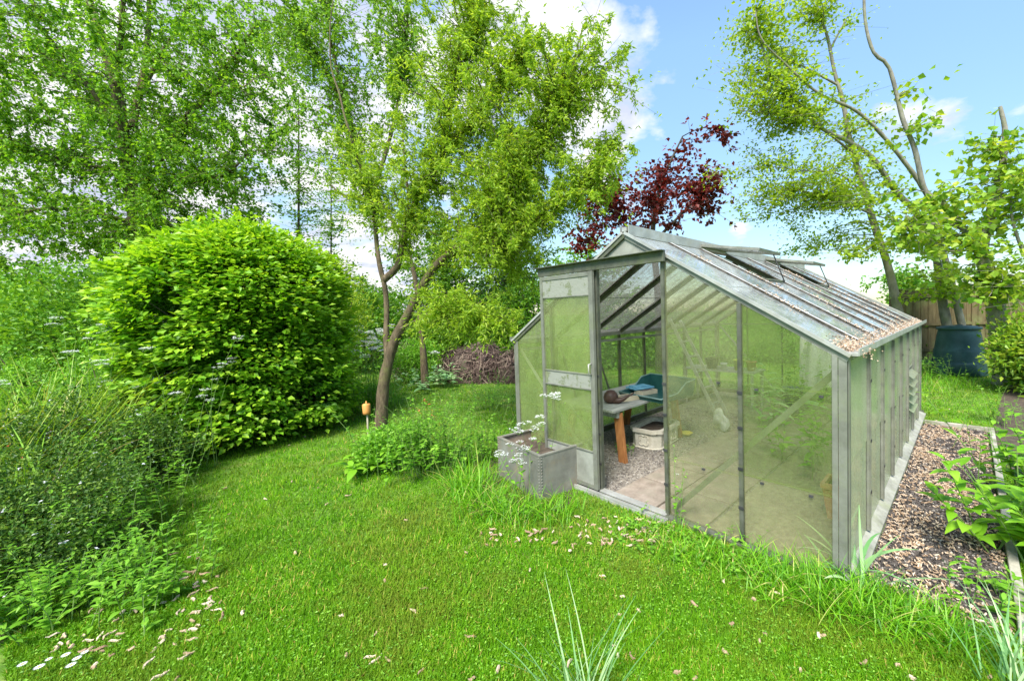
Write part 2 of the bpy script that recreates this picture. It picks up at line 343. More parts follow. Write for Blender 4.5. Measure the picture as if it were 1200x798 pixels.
def tree(name, label, cat, limbs, blobs, lm, bark, group=None, nleaf=60, lsize=.06, lw=.55, spread=(.28, .14), droop=.3, hang=0, wig=0.0, twig_r=.006, subt=3, updir=.35, upn=1.0, base_d=None, blobjit=None, contact=True, step=.14):
    """limbs: [(pixel points [(px,py,d)], r0, r1)] ; blobs: [(px,py,d, rx px, ry px, depth m, tips)]"""
    root_p = D(*limbs[0][0][0]); root_p[2] = 0.0
    o = empty(name, root_p, label, cat, group)
    nodes = []; nrad = []
    for k, (pp, r0, r1) in enumerate(limbs):
        P = spline([D(*q) for q in pp], step, min(wig, .010))
        if k == 0: P[0, 2] = min(P[0, 2], -.02)
        s = np.linspace(0, 1, len(P)); rad = r0 + (r1 - r0) * s ** .8
        rad *= 1 + .05 * rg.normal(size=len(P)).clip(-1.5, 1.5)
        if k == 0: rad[:3] *= np.array([1.5, 1.25, 1.1])[:len(rad[:3])]
        V, F = tubes_np([(P, rad)], 12 if r0 > .05 else 7)
        npmesh('trunk' if k == 0 else 'limb', V, F, bark, o, smooth=True, off=root_p)
        a = 0 if k else int(len(P) * .35)
        nodes.append(P[a:]); nrad.append(rad[a:])
    nodes = np.vstack(nodes); nrad = np.concatenate(nrad)
    tips = []
    for (px, py, d, rx, ry, rd, nt_) in blobs:
        v = rg.normal(size=(nt_, 3)); v = nz(v) * (rg.random((nt_, 1)) ** .42)
        c = D(px, py, d); ppm = F_ / d
        tips.append(c + v * np.array([rx / ppm, rd, ry / ppm]))
    tips = np.vstack(tips); tips = tips[tips[:, 2] > .35]
    d0 = np.array([np.min(np.linalg.norm(nodes - t, axis=1)) for t in tips]); tips = tips[np.argsort(d0)]
    cap = 40000; NA = np.zeros((cap, 3)); NR = np.zeros(cap); m = len(nodes); NA[:m] = nodes; NR[:m] = nrad
    paths = []; ends = []
    for t in tips:
        dv_ = t - NA[:m]; dist = np.linalg.norm(dv_, axis=1)
        cost = dist * (1 + .7 * np.clip(-dv_[:, 2] / np.maximum(dist, .01), 0, 1)) + .02 / np.maximum(NR[:m], .002) * .25
        i = int(np.argmin(cost)); a = NA[i]; L = dist[i]
        k = max(4, int(L / .16)); s = np.linspace(0, 1, k)[:, None]
        mid = (a + t) / 2 + np.array([0, 0, L * (.10 if not hang else .2)]) + rg.normal(size=3) * L * .09
        Pt = (1 - s) ** 2 * a + 2 * s * (1 - s) * mid + s ** 2 * t + rg.normal(size=(k, 3)) * .012 * (s * (1 - s) * 4) * (1 + wig * 30)
        rr = min(NR[i] * .7, twig_r + L * .006); rad = rr + (twig_r * .5 - rr) * s[:, 0]
        if hang:
            h = hang * rg.uniform(.3, 1.1); kk = max(4, int(h / .12)); q = np.linspace(0, 1, kk)[1:, None]
            sw = rg.normal(size=3) * .12 * h; sw[2] = 0
            dn = Pt[-1] + q * np.array([0, 0, -h]) + sw * q ** .6 + np.array([[math.sin(x * 7 + t[0] * 9) * .03, math.cos(x * 8 + t[1] * 9) * .03, 0] for x in q[:, 0]])
            dn = dn[dn[:, 2] > .5]
            Pt = np.vstack([Pt, dn]); rad = np.concatenate([rad, np.full(len(dn), twig_r * .45)])
        paths.append((Pt, rad)); ends.append(Pt)
        if m + k < cap: NA[m:m + k - 1] = Pt[1:k]; NR[m:m + k - 1] = rad[1:k]; m += k - 1
    parts = []
    V, F = tubes_np(paths, 4); parts.append((V, F, 0.0, 1))
    # leaves along the last stretch of every twig and on short side twigs
    P, Dd = [], []
    side = []
    for Pt in ends:
        k = len(Pt); lo = max(0, k - (9 if hang else 5)); seg = Pt[lo:]
        nl = int(nleaf * rg.uniform(.6, 1.3))
        u = rg.random(nl) * (len(seg) - 1); i = u.astype(int); fr = (u - i)[:, None]
        base = seg[i] * (1 - fr) + seg[np.minimum(i + 1, len(seg) - 1)] * fr
        sub = rg.normal(size=(subt * 3 + 1, 3)) * np.array([spread[0], spread[0], spread[1]]); sub[:, 2] -= droop * .12
        sid = rg.integers(0, len(sub), nl); tt = rg.random((nl, 1)) ** .7
        anchor = seg[(np.arange(len(sub)) * 7) % len(seg)]
        p = np.where(rg.random((nl, 1)) < (.6 if hang else .25), base + rg.normal(size=(nl, 3)) * .015, anchor[sid] + sub[sid] * tt + rg.normal(size=(nl, 3)) * spread[0] * .13)
        P.append(p); Dd.append(rdir(nl, .6) + nz(sub[sid]) * .6)
        for q in range(subt):
            side.append((np.array([anchor[q], anchor[q] + sub[q] * .5, anchor[q] + sub[q]]), np.array([twig_r * .5, twig_r * .35, twig_r * .2])))
    V, F = tubes_np(side, 3); parts.append((V, F, 0.0, 1))
    P = np.vstack(P); Dd = np.vstack(Dd); Dd[:, 2] -= droop; n = len(P)
    N = rg.normal(size=(n, 3)) * .7; N[:, 2] += upn
    L = lsize * rg.uniform(.65, 1.25, n)
    V, F = leaves(P, Dd, N, L, L * lw, .1)
    cl = np.repeat(rg.random(len(ends)), [0] * len(ends)) if False else 0
    parts.append((V, F, np.clip(rg.normal(.5, .22, n), 0, 1), 0))
    V, F, r_, mi = join(parts)
    npmesh('crown', V, F, [lm, bark], o, rnd=r_, mi=mi, off=root_p)
    return o
# ================================================================ ground
M_soilground = surf('lawn soil', [(.3, (.05, .10, .012)), (.5, (.10, .20, .02)), (.68, (.22, .25, .06))], 3.0, 10, .95, bump=.5, bscale=60)
n = 60; g = np.linspace(-1, 1, n + 1); g = np.sign(g) * np.abs(g) ** 2.2 * 300
gx_, gy_ = np.meshgrid(g, g + 0); V = np.stack([gx_.ravel(), gy_.ravel(), np.zeros(gx_.size)], 1)
i = np.arange(n)[:, None] * (n + 1) + np.arange(n)[None]; F = np.stack([i, i + 1, i + n + 2, i + n + 1], -1).reshape(-1, 4)
tag(npmesh('ground', V, F, M_soilground), kind='structure')
def gsheet(name, pts, z, mat, kind='structure'):
    V = np.array([[*gw(x, y)[:2], z] for x, y in pts]); o = npmesh(name, V, np.arange(len(V))[None], mat); tag(o, kind=kind); return o
M_bed = surf('bed soil', [(.3, (.035, .026, .018)), (.7, (.13, .10, .075))], 14, 10, .95, bump=.8, bscale=40)
M_gsoil = surf('greenhouse soil', [(.35, (.12, .10, .085)), (.5, (.25, .22, .185)), (.68, (.40, .36, .31))], 30, 10, .95, bump=.9, bscale=90)
M_sand = surf('sandy floor', [(.3, (.20, .17, .115)), (.7, (.35, .31, .22))], 20, 10, .95, bump=.5, bscale=90)
M_chip = surf('path gravel', [(.35, (.045, .038, .034)), (.55, (.13, .11, .10)), (.75, (.30, .24, .20))], 40, 10, .95, bump=.9, bscale=80)
gsheet('greenhouse_floor', [(.03, .03), (GW - .03, .03), (GW - .03, GL_ - .03), (.03, GL_ - .03)], .008, M_gsoil)
gsheet('greenhouse_gravel', [(2.31, .04), (GW - .04, .04), (GW - .04, GL_ - .04), (2.31, GL_ - .04)], .012, M_sand)
gsheet('gravel_path', [(GW + .09, .0), (3.93, .04), (3.93, 4.5), (GW + .09, 4.5)], .008, M_chip)
# planting beds
def bedsheet(px, z=.006):
    V = np.array([G(*p) for p in px]); V[:, 2] = z
    tag(npmesh('flower_bed', V, np.arange(len(V))[None], M_bed), kind='structure')
bedsheet([(-260, 860), (-20, 765), (110, 715), (185, 680), (185, 620), (165, 565), (120, 470), (-160, 470)])
bedsheet([(1160, 512), (1200, 590), (1230, 700), (1420, 700), (1420, 480), (1215, 440), (1175, 460)])
bedsheet([(545, 600), (575, 540), (640, 520), (690, 560), (660, 600), (600, 615)], .005)

# ================================================================ greenhouse
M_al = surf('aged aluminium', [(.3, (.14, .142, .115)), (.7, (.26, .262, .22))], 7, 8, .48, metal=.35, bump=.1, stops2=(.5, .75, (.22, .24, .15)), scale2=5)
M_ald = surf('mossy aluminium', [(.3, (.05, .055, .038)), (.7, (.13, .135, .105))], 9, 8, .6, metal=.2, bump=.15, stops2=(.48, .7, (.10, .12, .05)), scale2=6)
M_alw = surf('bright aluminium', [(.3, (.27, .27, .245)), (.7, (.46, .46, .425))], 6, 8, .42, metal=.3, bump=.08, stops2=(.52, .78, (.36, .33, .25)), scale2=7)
M_plinth = surf('painted plinth', [(.3, (.17, .17, .14)), (.7, (.34, .34, .295))], 9, 8, .7, bump=.2, stops2=(.5, .75, (.22, .24, .15)), scale2=5)
M_blk = surf('rubber clip', [(.3, (.02, .02, .02)), (.7, (.05, .05, .05))], 9, 2, .6, bump=0)
M_alr = surf('pale aluminium', [(.3, (.46, .455, .43)), (.7, (.68, .675, .65))], 6, 8, .5, metal=.15, bump=.08, stops2=(.52, .75, (.33, .28, .21)), scale2=7)  # brighter aluminium tone for the roof bar tops
M_gap = surf('dark bar strip', [(.35, (.022, .02, .014)), (.6, (.07, .06, .045)), (.75, (.20, .16, .12))], 22, 8, .9, bump=.3)  # dark strips laid along both sides of each roof bar
GRN = (.46, .53, .24)
M_gf = glassmat('front glass', (.50, .53, .26), .38, .72, 2.4, (90, .45), (.12, .27), tint=(.985, .99, .95), gloss=.02, fk=1.3)
M_gfr = glassmat('front corner glass', (.36, .46, .15), .38, .66, 1.8, (95, .55), (.12, .36), tint=(.975, .99, .93), gloss=.02, fk=1.3, trs=.6)
M_gs = glassmat('side glass', (.74, .80, .52), .30, .6, 2.5, (80, .3), (.44, .68), tint=(.98, .99, .94), stretch=(1, 1, .4), gloss=.15, fk=.7)
M_gw = glassmat('far wall glass', (.55, .66, .26), .36, .62, 4, (60, .45), (.16, .42), tint=(.98, 1, .94), stretch=(1, 1, .25), trs=.65)
M_gr = glassmat('roof glass', (.66, .70, .68), .38, .62, 5.0, (22, .7), (.34, .62), tint=(.98, .99, .99), gloss=.08, speckcol=(.88, .90, .89), trs=.45, fk=1.2)  # pale film: roof dirt plus sky reflection put into the colour
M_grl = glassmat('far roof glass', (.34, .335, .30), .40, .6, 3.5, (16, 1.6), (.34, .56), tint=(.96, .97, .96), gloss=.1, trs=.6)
M_panel = surf('gable panel', [(.3, (.17, .175, .145)), (.7, (.30, .31, .265))], 5, 8, .7, bump=.1, stops2=(.55, .8, (.30, .32, .18)), scale2=4)
M_moss = surf('mossy kick panel', [(.54, (.23, .24, .20)), (.60, (.13, .15, .08)), (.7, (.20, .22, .12))], 9, 10, .8, bump=.3)

gh = empty('greenhouse', gw(0, 0), 'old aluminium framed glass greenhouse with its door slid open, standing beside the gravel path', 'greenhouse', rz=YAW)
W_, L_ = GW, GL_
sl = math.atan2(RH - EH, W_ / 2)
ZR = lambda x: EH + (RH - EH) * (1 - abs(x - W_ / 2) / (W_ / 2))
# plinth
MB().box(-.05, W_ + .06, -.07, .0, -.05, .035).box(-.05, W_ + .06, L_, L_ + .06, -.05, .07).box(-.06, 0, 0, L_, -.05, .07).build('base_rail', M_ald, gh, .004)
MB().add([(W_ + .0, -.03, .075), (W_ + .085, -.03, .03), (W_ + .085, -.03, -.05), (W_, -.03, -.05), (W_, L_ + .02, .075), (W_ + .085, L_ + .02, .03), (W_ + .085, L_ + .02, -.05), (W_, L_ + .02, -.05)],
         [(0, 1, 5, 4), (1, 2, 6, 5), (0, 3, 2, 1), (4, 5, 6, 7), (0, 4, 7, 3), (3, 7, 6, 2)]).build('plinth', M_plinth, gh)
# corner posts
for x, y in ((0, 0), (W_, 0), (0, L_), (W_, L_)):
    sx = 1 if x else -1; sy = -1 if y == 0 else 1
    mb = MB(); z1 = EH - .004; z0 = .036 if y == 0 else .0705
    mb.box(x - .022 * 1, x + .022, y - .022, y + .022, z0 + (0 if y else 0), z1)
    mb.box(x - .055 * sx, x - .024 * sx, y + .020 * sy, y + .028 * sy, z0, z1) if sx > 0 else mb.box(x + .024, x + .055, min(y + .020 * sy, y + .028 * sy), max(y + .020 * sy, y + .028 * sy), z0, z1)
    if sx > 0: mb.box(x + .024, x + .030, y - .018 if y else y + .0, y + .05 if not y else y + .018, .076, z1)
    mb.build('corner_post', M_al, gh, .002)
# eave rails, gutters, ridge
def eave(x, sgn):
    MB().box(x - .02, x + .02, .024, L_ - .024, EH - .045, EH - .001).build('eave_rail', M_al, gh, .002)
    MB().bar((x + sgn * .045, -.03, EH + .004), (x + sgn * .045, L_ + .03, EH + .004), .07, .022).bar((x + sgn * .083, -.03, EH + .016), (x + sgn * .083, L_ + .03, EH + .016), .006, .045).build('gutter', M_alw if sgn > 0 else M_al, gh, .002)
eave(0, -1); eave(W_, 1)
for x, y0 in ((.03, .024), ): MB().box(x - .012, x + .012, .024, L_ - .024, 1.06 + .22, 1.06 + .25).build('wall_rail', M_al, gh)
MB().bar((W_ / 2, -.02, RH + .045), (W_ / 2, L_ + .02, RH + .045), .05, .035).bar((W_ / 2 - .045, -.02, RH + .035), (W_ / 2 - .045, L_ + .02, RH + .035), .006, .09).bar((W_ / 2 + .045, -.02, RH + .035), (W_ / 2 + .045, L_ + .02, RH + .035), .006, .09).build('ridge_bar', M_alw, gh, .002)
# side glazing bars and panes
NB = 8; dy = L_ / NB
for side in (0, 1):
    x = W_ * side; s = 1 if side else -1
    for k in range(NB + 1):
        y = k * dy
        if 0 < k < NB:
            mb = MB().bar((x + s * .006, y, .076), (x + s * .006, y, EH - .046), .012, .03, (1, 0, 0)).bar((x + s * .028, y, .078), (x + s * .028, y, EH - .047), .012, .026, (1, 0, 0)).bar((x + s * .0435, y, .080), (x + s * .0435, y, EH - .05), .022, .004, (1, 0, 0))
            for zc_ in (.35, .72, 1.15): mb.bar((x + s * .048, y, zc_), (x + s * .048, y, zc_ + .02), .030, .003, (1, 0, 0), 1)
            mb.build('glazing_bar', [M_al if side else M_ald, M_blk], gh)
    for k in range(NB):
        y0, y1 = k * dy + .008, (k + 1) * dy - .008
        if side and k == 5:
            segs = [(.076, .36), (.92, EH - .048)]
        else: segs = [(.076, .74), (.73, EH - .048)]
        mb = MB()
        for q, (z0, z1) in enumerate(segs):
            xx = x + s * (.014 + .005 * q)
            if not (side and k == 5): xx = x + s * (.014 + .0045 * q)
            mb.box(min(xx, xx + s * .003), max(xx, xx + s * .003), y0, y1, z0, z1)
        mb.build('glass_pane', M_gs if side else M_gw, gh)
# louvre in the right side
lv = MB().bar((W_ + .02, 5 * dy + .022, .36), (W_ + .02, 5 * dy + .022, .92), .02, .02, (1, 0, 0)).bar((W_ + .02, 6 * dy - .022, .36), (W_ + .02, 6 * dy - .022, .92), .02, .02, (1, 0, 0)).bar((W_ + .02, 5 * dy + .03, .365), (W_ + .02, 6 * dy - .03, .365), .02, .014).bar((W_ + .02, 5 * dy + .03, .915), (W_ + .02, 6 * dy - .03, .915), .02, .014).build('louvre_window', M_al, gh)
M_slat = glassmat('louvre glass', (.60, .66, .48), .3, .6, 4, (60, .2), (.5, .75), tint=(.9, .95, .86), gloss=.08)
for k in range(5):
    z = .42 + k * .1; a = R(38)
    MB().bar((W_ + .01, 5.5 * dy, z + .05), (W_ + .085, 5.5 * dy, z - .005), dy - .08, .004, (0, 0, 1)).build('slat', M_slat, lv)
# roof: bars and panes
def roofpt(x, y, h=0):
    s = 1 if x > W_ / 2 else -1
    return Vector((x + s * math.sin(sl) * h, y, ZR(x) + math.cos(sl) * h))
for side in (-1, 1):
    up = (side * math.sin(sl), 0, math.cos(sl))
    xe = W_ + .02 if side > 0 else -.02; xr = W_ / 2 + side * .05
    for k in range(1, NB):
        y = k * dy; a = roofpt(xr, y, -.012); b = roofpt(xe - side * .03, y, -.012)
        mb = MB().bar(a, b, .012, .045, up)
        c = roofpt(xr, y, .022); d = roofpt(xe - side * .0, y, .022)
        mb.bar(c, d, .040, .006, up, 1)
        for o_ in (-.034, .034):
            e = roofpt(xr, y + o_, .018); f_ = roofpt(xe - side * .06, y + o_, .018); mb.bar(e, f_, .030, .012, up, 2)
        for u in (.25, .5, .75):
            q = c.lerp(d, u); mb.bar(q + Vector((0, -.03, 0)) + Vector(up) * .001, q + Vector((0, .03, 0)) + Vector(up) * .001, .018, .011, up, 1)
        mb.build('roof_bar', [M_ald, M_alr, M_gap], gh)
    for k in range(NB):
        y0, y1 = k * dy + .007, (k + 1) * dy - .007; ym = (y0 + y1) / 2
        mb = MB(); x_v = xr
        if side > 0 and k in (2, 5): x_v = W_ / 2 + .66
        xm = (x_v + xe) / 2
        mb.bar(roofpt(x_v, ym, .013), roofpt(xm + side * .01, ym, .013), y1 - y0, .003, up).bar(roofpt(xm, ym, .008), roofpt(xe + side * .03, ym, .008), y1 - y0, .003, up)
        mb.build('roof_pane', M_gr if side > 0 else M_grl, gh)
# gable rake bars front & back
for y, s in ((0, -1), (L_, 1)):
    for side in (-1, 1):
        up = (side * math.sin(sl), 0, math.cos(sl)); xe = W_ + .035 if side > 0 else -.035
        mb = MB().bar(roofpt(W_ / 2 + side * .004, y + s * .012, -.002), roofpt(xe, y + s * .012, -.002), .026, .05, up).bar(roofpt(W_ / 2 + side * .004, y + s * .034, .018), roofpt(xe, y + s * .034, .018), .02, .022, up, 1)
        if s < 0 and side < 0: mb.bar(roofpt(W_ / 2 - .004, y - .03, -.012), roofpt(xe, y - .03, -.012), .008, .03, up)
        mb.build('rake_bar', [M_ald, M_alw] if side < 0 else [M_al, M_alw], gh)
# front gable uprights
XB = [W_ - .61, W_ - 1.22, 1.272, .64]
XD0, XD1 = 1.272, W_ - 1.22
ZT = ZR(XD1) - .02       # door head
for x in XB:
    zt = min(ZR(x) - .035, ZT if x in (XD0, XD1) else 9)
    mb = MB().bar((x, -.006, .036), (x, -.006, zt), .012, .034, (0, 1, 0)).bar((x, -.034, .036), (x, -.034, zt), .028, .018, (0, 1, 0))
    for zc_ in (.28, .56, .85, 1.1):
        if zc_ < zt - .1: mb.bar((x, -.046, zc_), (x, -.046, zc_ + .02), .036, .006, (0, 1, 0), 1)
    mb.build('glazing_bar', [M_ald, M_blk], gh)
def gpane(name, poly, y, m, parent=gh, th=.003):
    k = len(poly); vs = [(x, y - th / 2, z) for x, z in poly] + [(x, y + th / 2, z) for x, z in poly]
    fs = [tuple(range(k)), tuple(range(k, 2 * k))[::-1]] + [(i, i + k, (i + 1) % k + k, (i + 1) % k) for i in range(k)]
    return MB().add(vs, fs).build(name, m, parent)
def front_pane(x0, x1, mlow, mhigh, laps):
    zs = [.036] + laps; c = .036
    for q, z0 in enumerate(zs):
        last = q == len(zs) - 1; y = -.014 - .0045 * q
        z1 = None if last else zs[q + 1] + .012
        poly = [(x0, z0), (x1, z0), (x1, z1), (x0, z1)] if not last else [(x0, z0), (x1, z0), (x1, ZR(x1) - c), (x0, ZR(x0) - c)]
        gpane('glass_pane', poly, y, mlow if q == 0 else mhigh)
front_pane(XB[0] + .008, W_ - .024, M_gf, M_gfr, [.52, 1.16])
front_pane(XB[1] + .008, XB[0] - .008, M_gf, M_gf, [.5, 1.18])
front_pane(XB[3] + .008, XD0 - .008, M_gw, M_gw, [.7])
front_pane(.024, XB[3] - .008, M_gw, M_gw, [.7])
gpane('gable_panel', [(XD0 - .0, ZT + .05), (XD1, ZT + .05), (W_ / 2, RH - .035)], -.006, M_panel, th=.01)
# clips on the panes
for x, z in ((XB[0] + .11, 1.14), (XB[0] + .5, 1.14), (XB[1] + .45, 1.16), (XB[0] + .14, .5), (XB[0] + .44, .5), (XB[1] + .32, .49)):
    MB().box(x - .012, x + .012, -.036, -.026, z - .006, z + .008).build('pane_clip', M_blk, gh)
# rear gable
for x in XB + [W_ - .61 * 4]:
    if abs(x - .64) < .001 or True:
        if x < .77 and x > .7: continue
        MB().bar((x, L_ - .01, .074), (x, L_ - .01, ZR(x) - .035), .014, .05, (0, 1, 0)).build('glazing_bar', M_ald, gh)
xs = [.024, .64, 1.272, W_ - 1.22, W_ - .61, W_ - .024]
for a, b in zip(xs[:-1], xs[1:]):
    pl = [(a + .008, .072), (b - .008, .072), (b - .008, ZR(b) - .04)] + ([(W_ / 2, RH - .04)] if a < W_ / 2 < b else []) + [(a + .008, ZR(a) - .04)]
    gpane('glass_pane', pl, L_ + .014, M_gw)
# cross braces
def brace(name, a, b, m=None, w=.03): MB().bar(a, b, w, .006, (0, 1, .01) if abs(Vector(a).y - Vector(b).y) < .05 else (1, 0, .01)).build(name, m or M_al, gh)
brace('brace', (W_ - .03, .03, EH - .1), (XB[1] + .02, .03, .06), w=.04)
brace('brace', (.03, .03, EH - .1), (XD0 - .02, .03, .06), M_alw, w=.035)
brace('brace', (.03, 2 * dy, EH - .06), (.03, 3 * dy - .1, .08), M_ald)
brace('brace', (.035, 1.0 * dy, EH - .06), (.035, 1.7 * dy, .08), M_ald)
brace('brace', (W_ - .03, .05, .12), (W_ - .03, 3 * dy, EH - .1), M_al, w=.03)
brace('brace', (W_ - .1, L_ - .03, EH - .06), (W_ - 1.2, L_ - .03, .1), M_alw)
brace('brace', (.1, L_ - .03, EH - .06), (1.2, L_ - .03, .1), M_alw)
MB().bar((.02, L_ - .035, EH - .02), (W_ - .02, L_ - .035, EH - .02), .03, .02).build('tie_bar', M_al, gh)
# door track and threshold
MB().bar((.52, -.075, ZT + .012), (XD1 + .045, -.075, ZT + .012), .03, .085).bar((.50, -.098, ZT + .055), (XD1 + .05, -.098, ZT + .055), .062, .008).box(.53, .55, -.062, -.045, ZT - .04, ZT + .04).build('door_track', M_ald, gh, .002)
MB().box(.52, XD1 + .03, -.13, -.072, -.02, .03).box(.52, XD1 + .03, -.10, -.095, .031, .045).box(XD0, XD1, -.07, -.001, .0355, .048).box(.52, XD1 + .03, -.128, -.122, .0315, .05).build('threshold', M_alw, gh, .002)
MB().bar((.555, -.04, ZR(.555) - .02), (.555, -.04, ZT - .03), .02, .03, (0, 1, 0)).build('track_post', M_ald, gh)
# the sliding door
dx0, dx1, dyy = .555, 1.285, -.085; dz0, dz1 = .055, ZT - .035
door = MB().bar((dx0 + .02, dyy, dz0), (dx0 + .02, dyy, dz1), .036, .03, (0, 1, 0)).bar((dx1 - .024, dyy, dz0), (dx1 - .024, dyy, dz1), .048, .034, (0, 1, 0)) \
    .bar((dx0 + .038, dyy, dz0 + .02), (dx1 - .05, dyy, dz0 + .02), .026, .04).bar((dx0 + .038, dyy, dz1 - .022), (dx1 - .05, dyy, dz1 - .022), .026, .04) \
    .bar((dx0 + .038, dyy, .40), (dx1 - .05, dyy, .40), .024, .014).bar((dx0 + .038, dyy, .985), (dx1 - .05, dyy, .985), .024, .014).bar((dx0 + .038, dyy, 1.125), (dx1 - .05, dyy, 1.125), .024, .014).bar((dx0 + .038, dyy, 1.86), (dx1 - .05, dyy, 1.86), .024, .012) \
    .build('door', M_al, gh, .002)
gpane('kick_panel', [(dx0 + .036, dz0 + .03), (dx1 - .048, dz0 + .03), (dx1 - .048, .395), (dx0 + .036, .395)], dyy, M_panel, door, .008)
gpane('mid_panel', [(dx0 + .036, .99), (dx1 - .048, .99), (dx1 - .048, 1.12), (dx0 + .036, 1.12)], dyy - .003, M_moss, door, .006)
gpane('top_panel', [(dx0 + .036, 1.865), (dx1 - .048, 1.865), (dx1 - .048, dz1 - .04), (dx0 + .036, dz1 - .04)], dyy - .003, M_moss, door, .006)
M_gd = glassmat('door glass', (.56, .66, .27), .35, .7, 4, (70, .35), (.10, .32), tint=(.98, 1, .95), gloss=.03, trs=.6)
gpane('glass_pane', [(dx0 + .036, .405), (dx1 - .048, .405), (dx1 - .048, .98), (dx0 + .036, .98)], dyy, M_gd, door)
gpane('glass_pane', [(dx0 + .036, 1.13), (dx1 - .048, 1.13), (dx1 - .048, 1.855), (dx0 + .036, 1.855)], dyy, M_gd, door)
MB().tube([(dx1 - .035, dyy - .018, 1.13), (dx1 - .035, dyy - .055, 1.135), (dx1 - .035, dyy - .055, 1.225), (dx1 - .035, dyy - .018, 1.23)], .007).build('handle', M_alw, door)
# roof vents, propped open
def vent(y0, y1):
    p = MB(); lx = W_ / 2 + .05; hz = RH + .03; an = R(11); Lv = .62
    u = Vector((math.cos(an), 0, -math.sin(an))); upv = (math.sin(an), 0, math.cos(an))
    A = Vector((lx, y0, hz)); B_ = Vector((lx, y1, hz))
    for q in (A + Vector((0, .015, 0)), B_ - Vector((0, .015, 0))): p.bar(q, q + u * Lv, .034, .03, upv)
    p.bar(A + u * (Lv - .015) + Vector((0, .033, .0)), B_ + u * (Lv - .015) - Vector((0, .033, 0)), .03, .03, upv).bar(A + u * .015 + Vector((0, .033, .0)), B_ + u * .015 - Vector((0, .033, 0)), .03, .026, upv)
    v = p.build('roof_vent', M_al, gh, .002)
    ym = (y0 + y1) / 2; MB().bar(Vector((lx, ym, hz)) + u * .03, Vector((lx, ym, hz)) + u * (Lv - .03), y1 - y0 - .05, .003, upv).build('glass_pane', M_gr, v)
    for yy in (y1 - .06,):
        t_ = Vector((lx, yy, hz)) + u * (Lv - .06); b_ = roofpt(W_ / 2 + .70, yy, .03)
        MB().tube([t_, b_], .007, 6).build('stay', M_blk, v)
    MB().bar(roofpt(W_ / 2 + .68, y0 + .02, .02), roofpt(W_ / 2 + .68, y1 - .02, .02), .03, .02, (math.sin(sl), 0, math.cos(sl))).build('vent_sill', M_ald, v)
vent(2 * dy + .01, 3 * dy - .01); vent(5 * dy + .01, 6 * dy - .01)

# debris lodged on the roof: leaf litter
def litter(name, P, cols, L=.03, label=None, jitter=.6, kind='stuff', wfac=.55, rise=.1):
    n = len(P); Dd = rdir(n, rise); N = rg.normal(size=(n, 3)) * jitter; N[:, 2] += 1
    Ls = L * rg.uniform(.5, 1.5, n); V, F = leaves(P, Dd, N, Ls, Ls * wfac, .22)
    o = npmesh(name, V, F, cols, rnd=rg.random(n)); tag(o, label=label, cat='litter', kind=kind); return o
M_cat = attrsurf('dry catkins', [(0, (.22, .14, .085)), (.5, (.42, .30, .20)), (1, (.58, .47, .36))])
P = []
for k in range(5200):
    if rg.random() < .30: x = W_ + .02 - abs(rg.normal()) * .05; y = rg.random() ** 1.3 * L_; h = .02 + rg.random() * .02
    else:
        x = W_ / 2 + .3 + rg.random() * 1.3; kk = rg.integers(1, NB); y = kk * dy + rg.choice([-1, 1]) * (.03 + rg.random() * .03); h = .022 + rg.random() * .012
        if math.sin(x * 9 + kk * 3) + .5 * math.sin(x * 23 + kk) < -.1: continue
    q = roofpt(x, y, h); P.append(gw(*q))
for k in range(500):
    q = roofpt(W_ - .0 + rg.normal() * .04, .02 + abs(rg.normal()) * .2, .02 + abs(rg.normal()) * .025); P.append(gw(*q))
litter('roof_leaf_litter', np.array(P), M_cat, .015, 'dry tan leaf litter lodged along the greenhouse gutter and roof bars', 1.0)

# ================================================================ inside the greenhouse
# paving slabs
M_slab = surf('concrete slab', [(.3, (.17, .135, .105)), (.6, (.29, .24, .195)), (.8, (.37, .32, .27))], 9, 9, .9, bump=.4, bscale=50, stops2=(.5, .7, (.22, .20, .15)), scale2=4)
k = 0
for r_ in range(11):
    for c_, (xa, xb) in enumerate(((1.38, 1.83), (1.84, 2.29))):
        y0 = .03 + r_ * .455; j = rg.normal(size=3) * .006
        lab = '%s paving slab %s inside the greenhouse' % (('worn', 'dusty')[c_], '')
        a = [(xa + .004, y0 + .004), (xb - .004, y0 + .004), (xb - .004, y0 + .44), (xa + .004, y0 + .44)]
        o = MB().box(xa + .004 + j[0], xb - .004, y0 + .006, y0 + .444 + j[1], .0, .028 + j[2] * .6, rot=j[2] * 1.5).build('paving_slab', M_slab, None, .006)
        o.location = gw(0, 0); o.rotation_euler = (0, 0, YAW)
        tag(o, 'pale square paving slab of the path running into the greenhouse from its doorway', 'paving slab', 'paving slabs of the greenhouse path')
def ghe(name, x, y, z, label, cat, group=None, rz=0): return empty(name, gw(x, y, z), label, cat, group, YAW + rz)
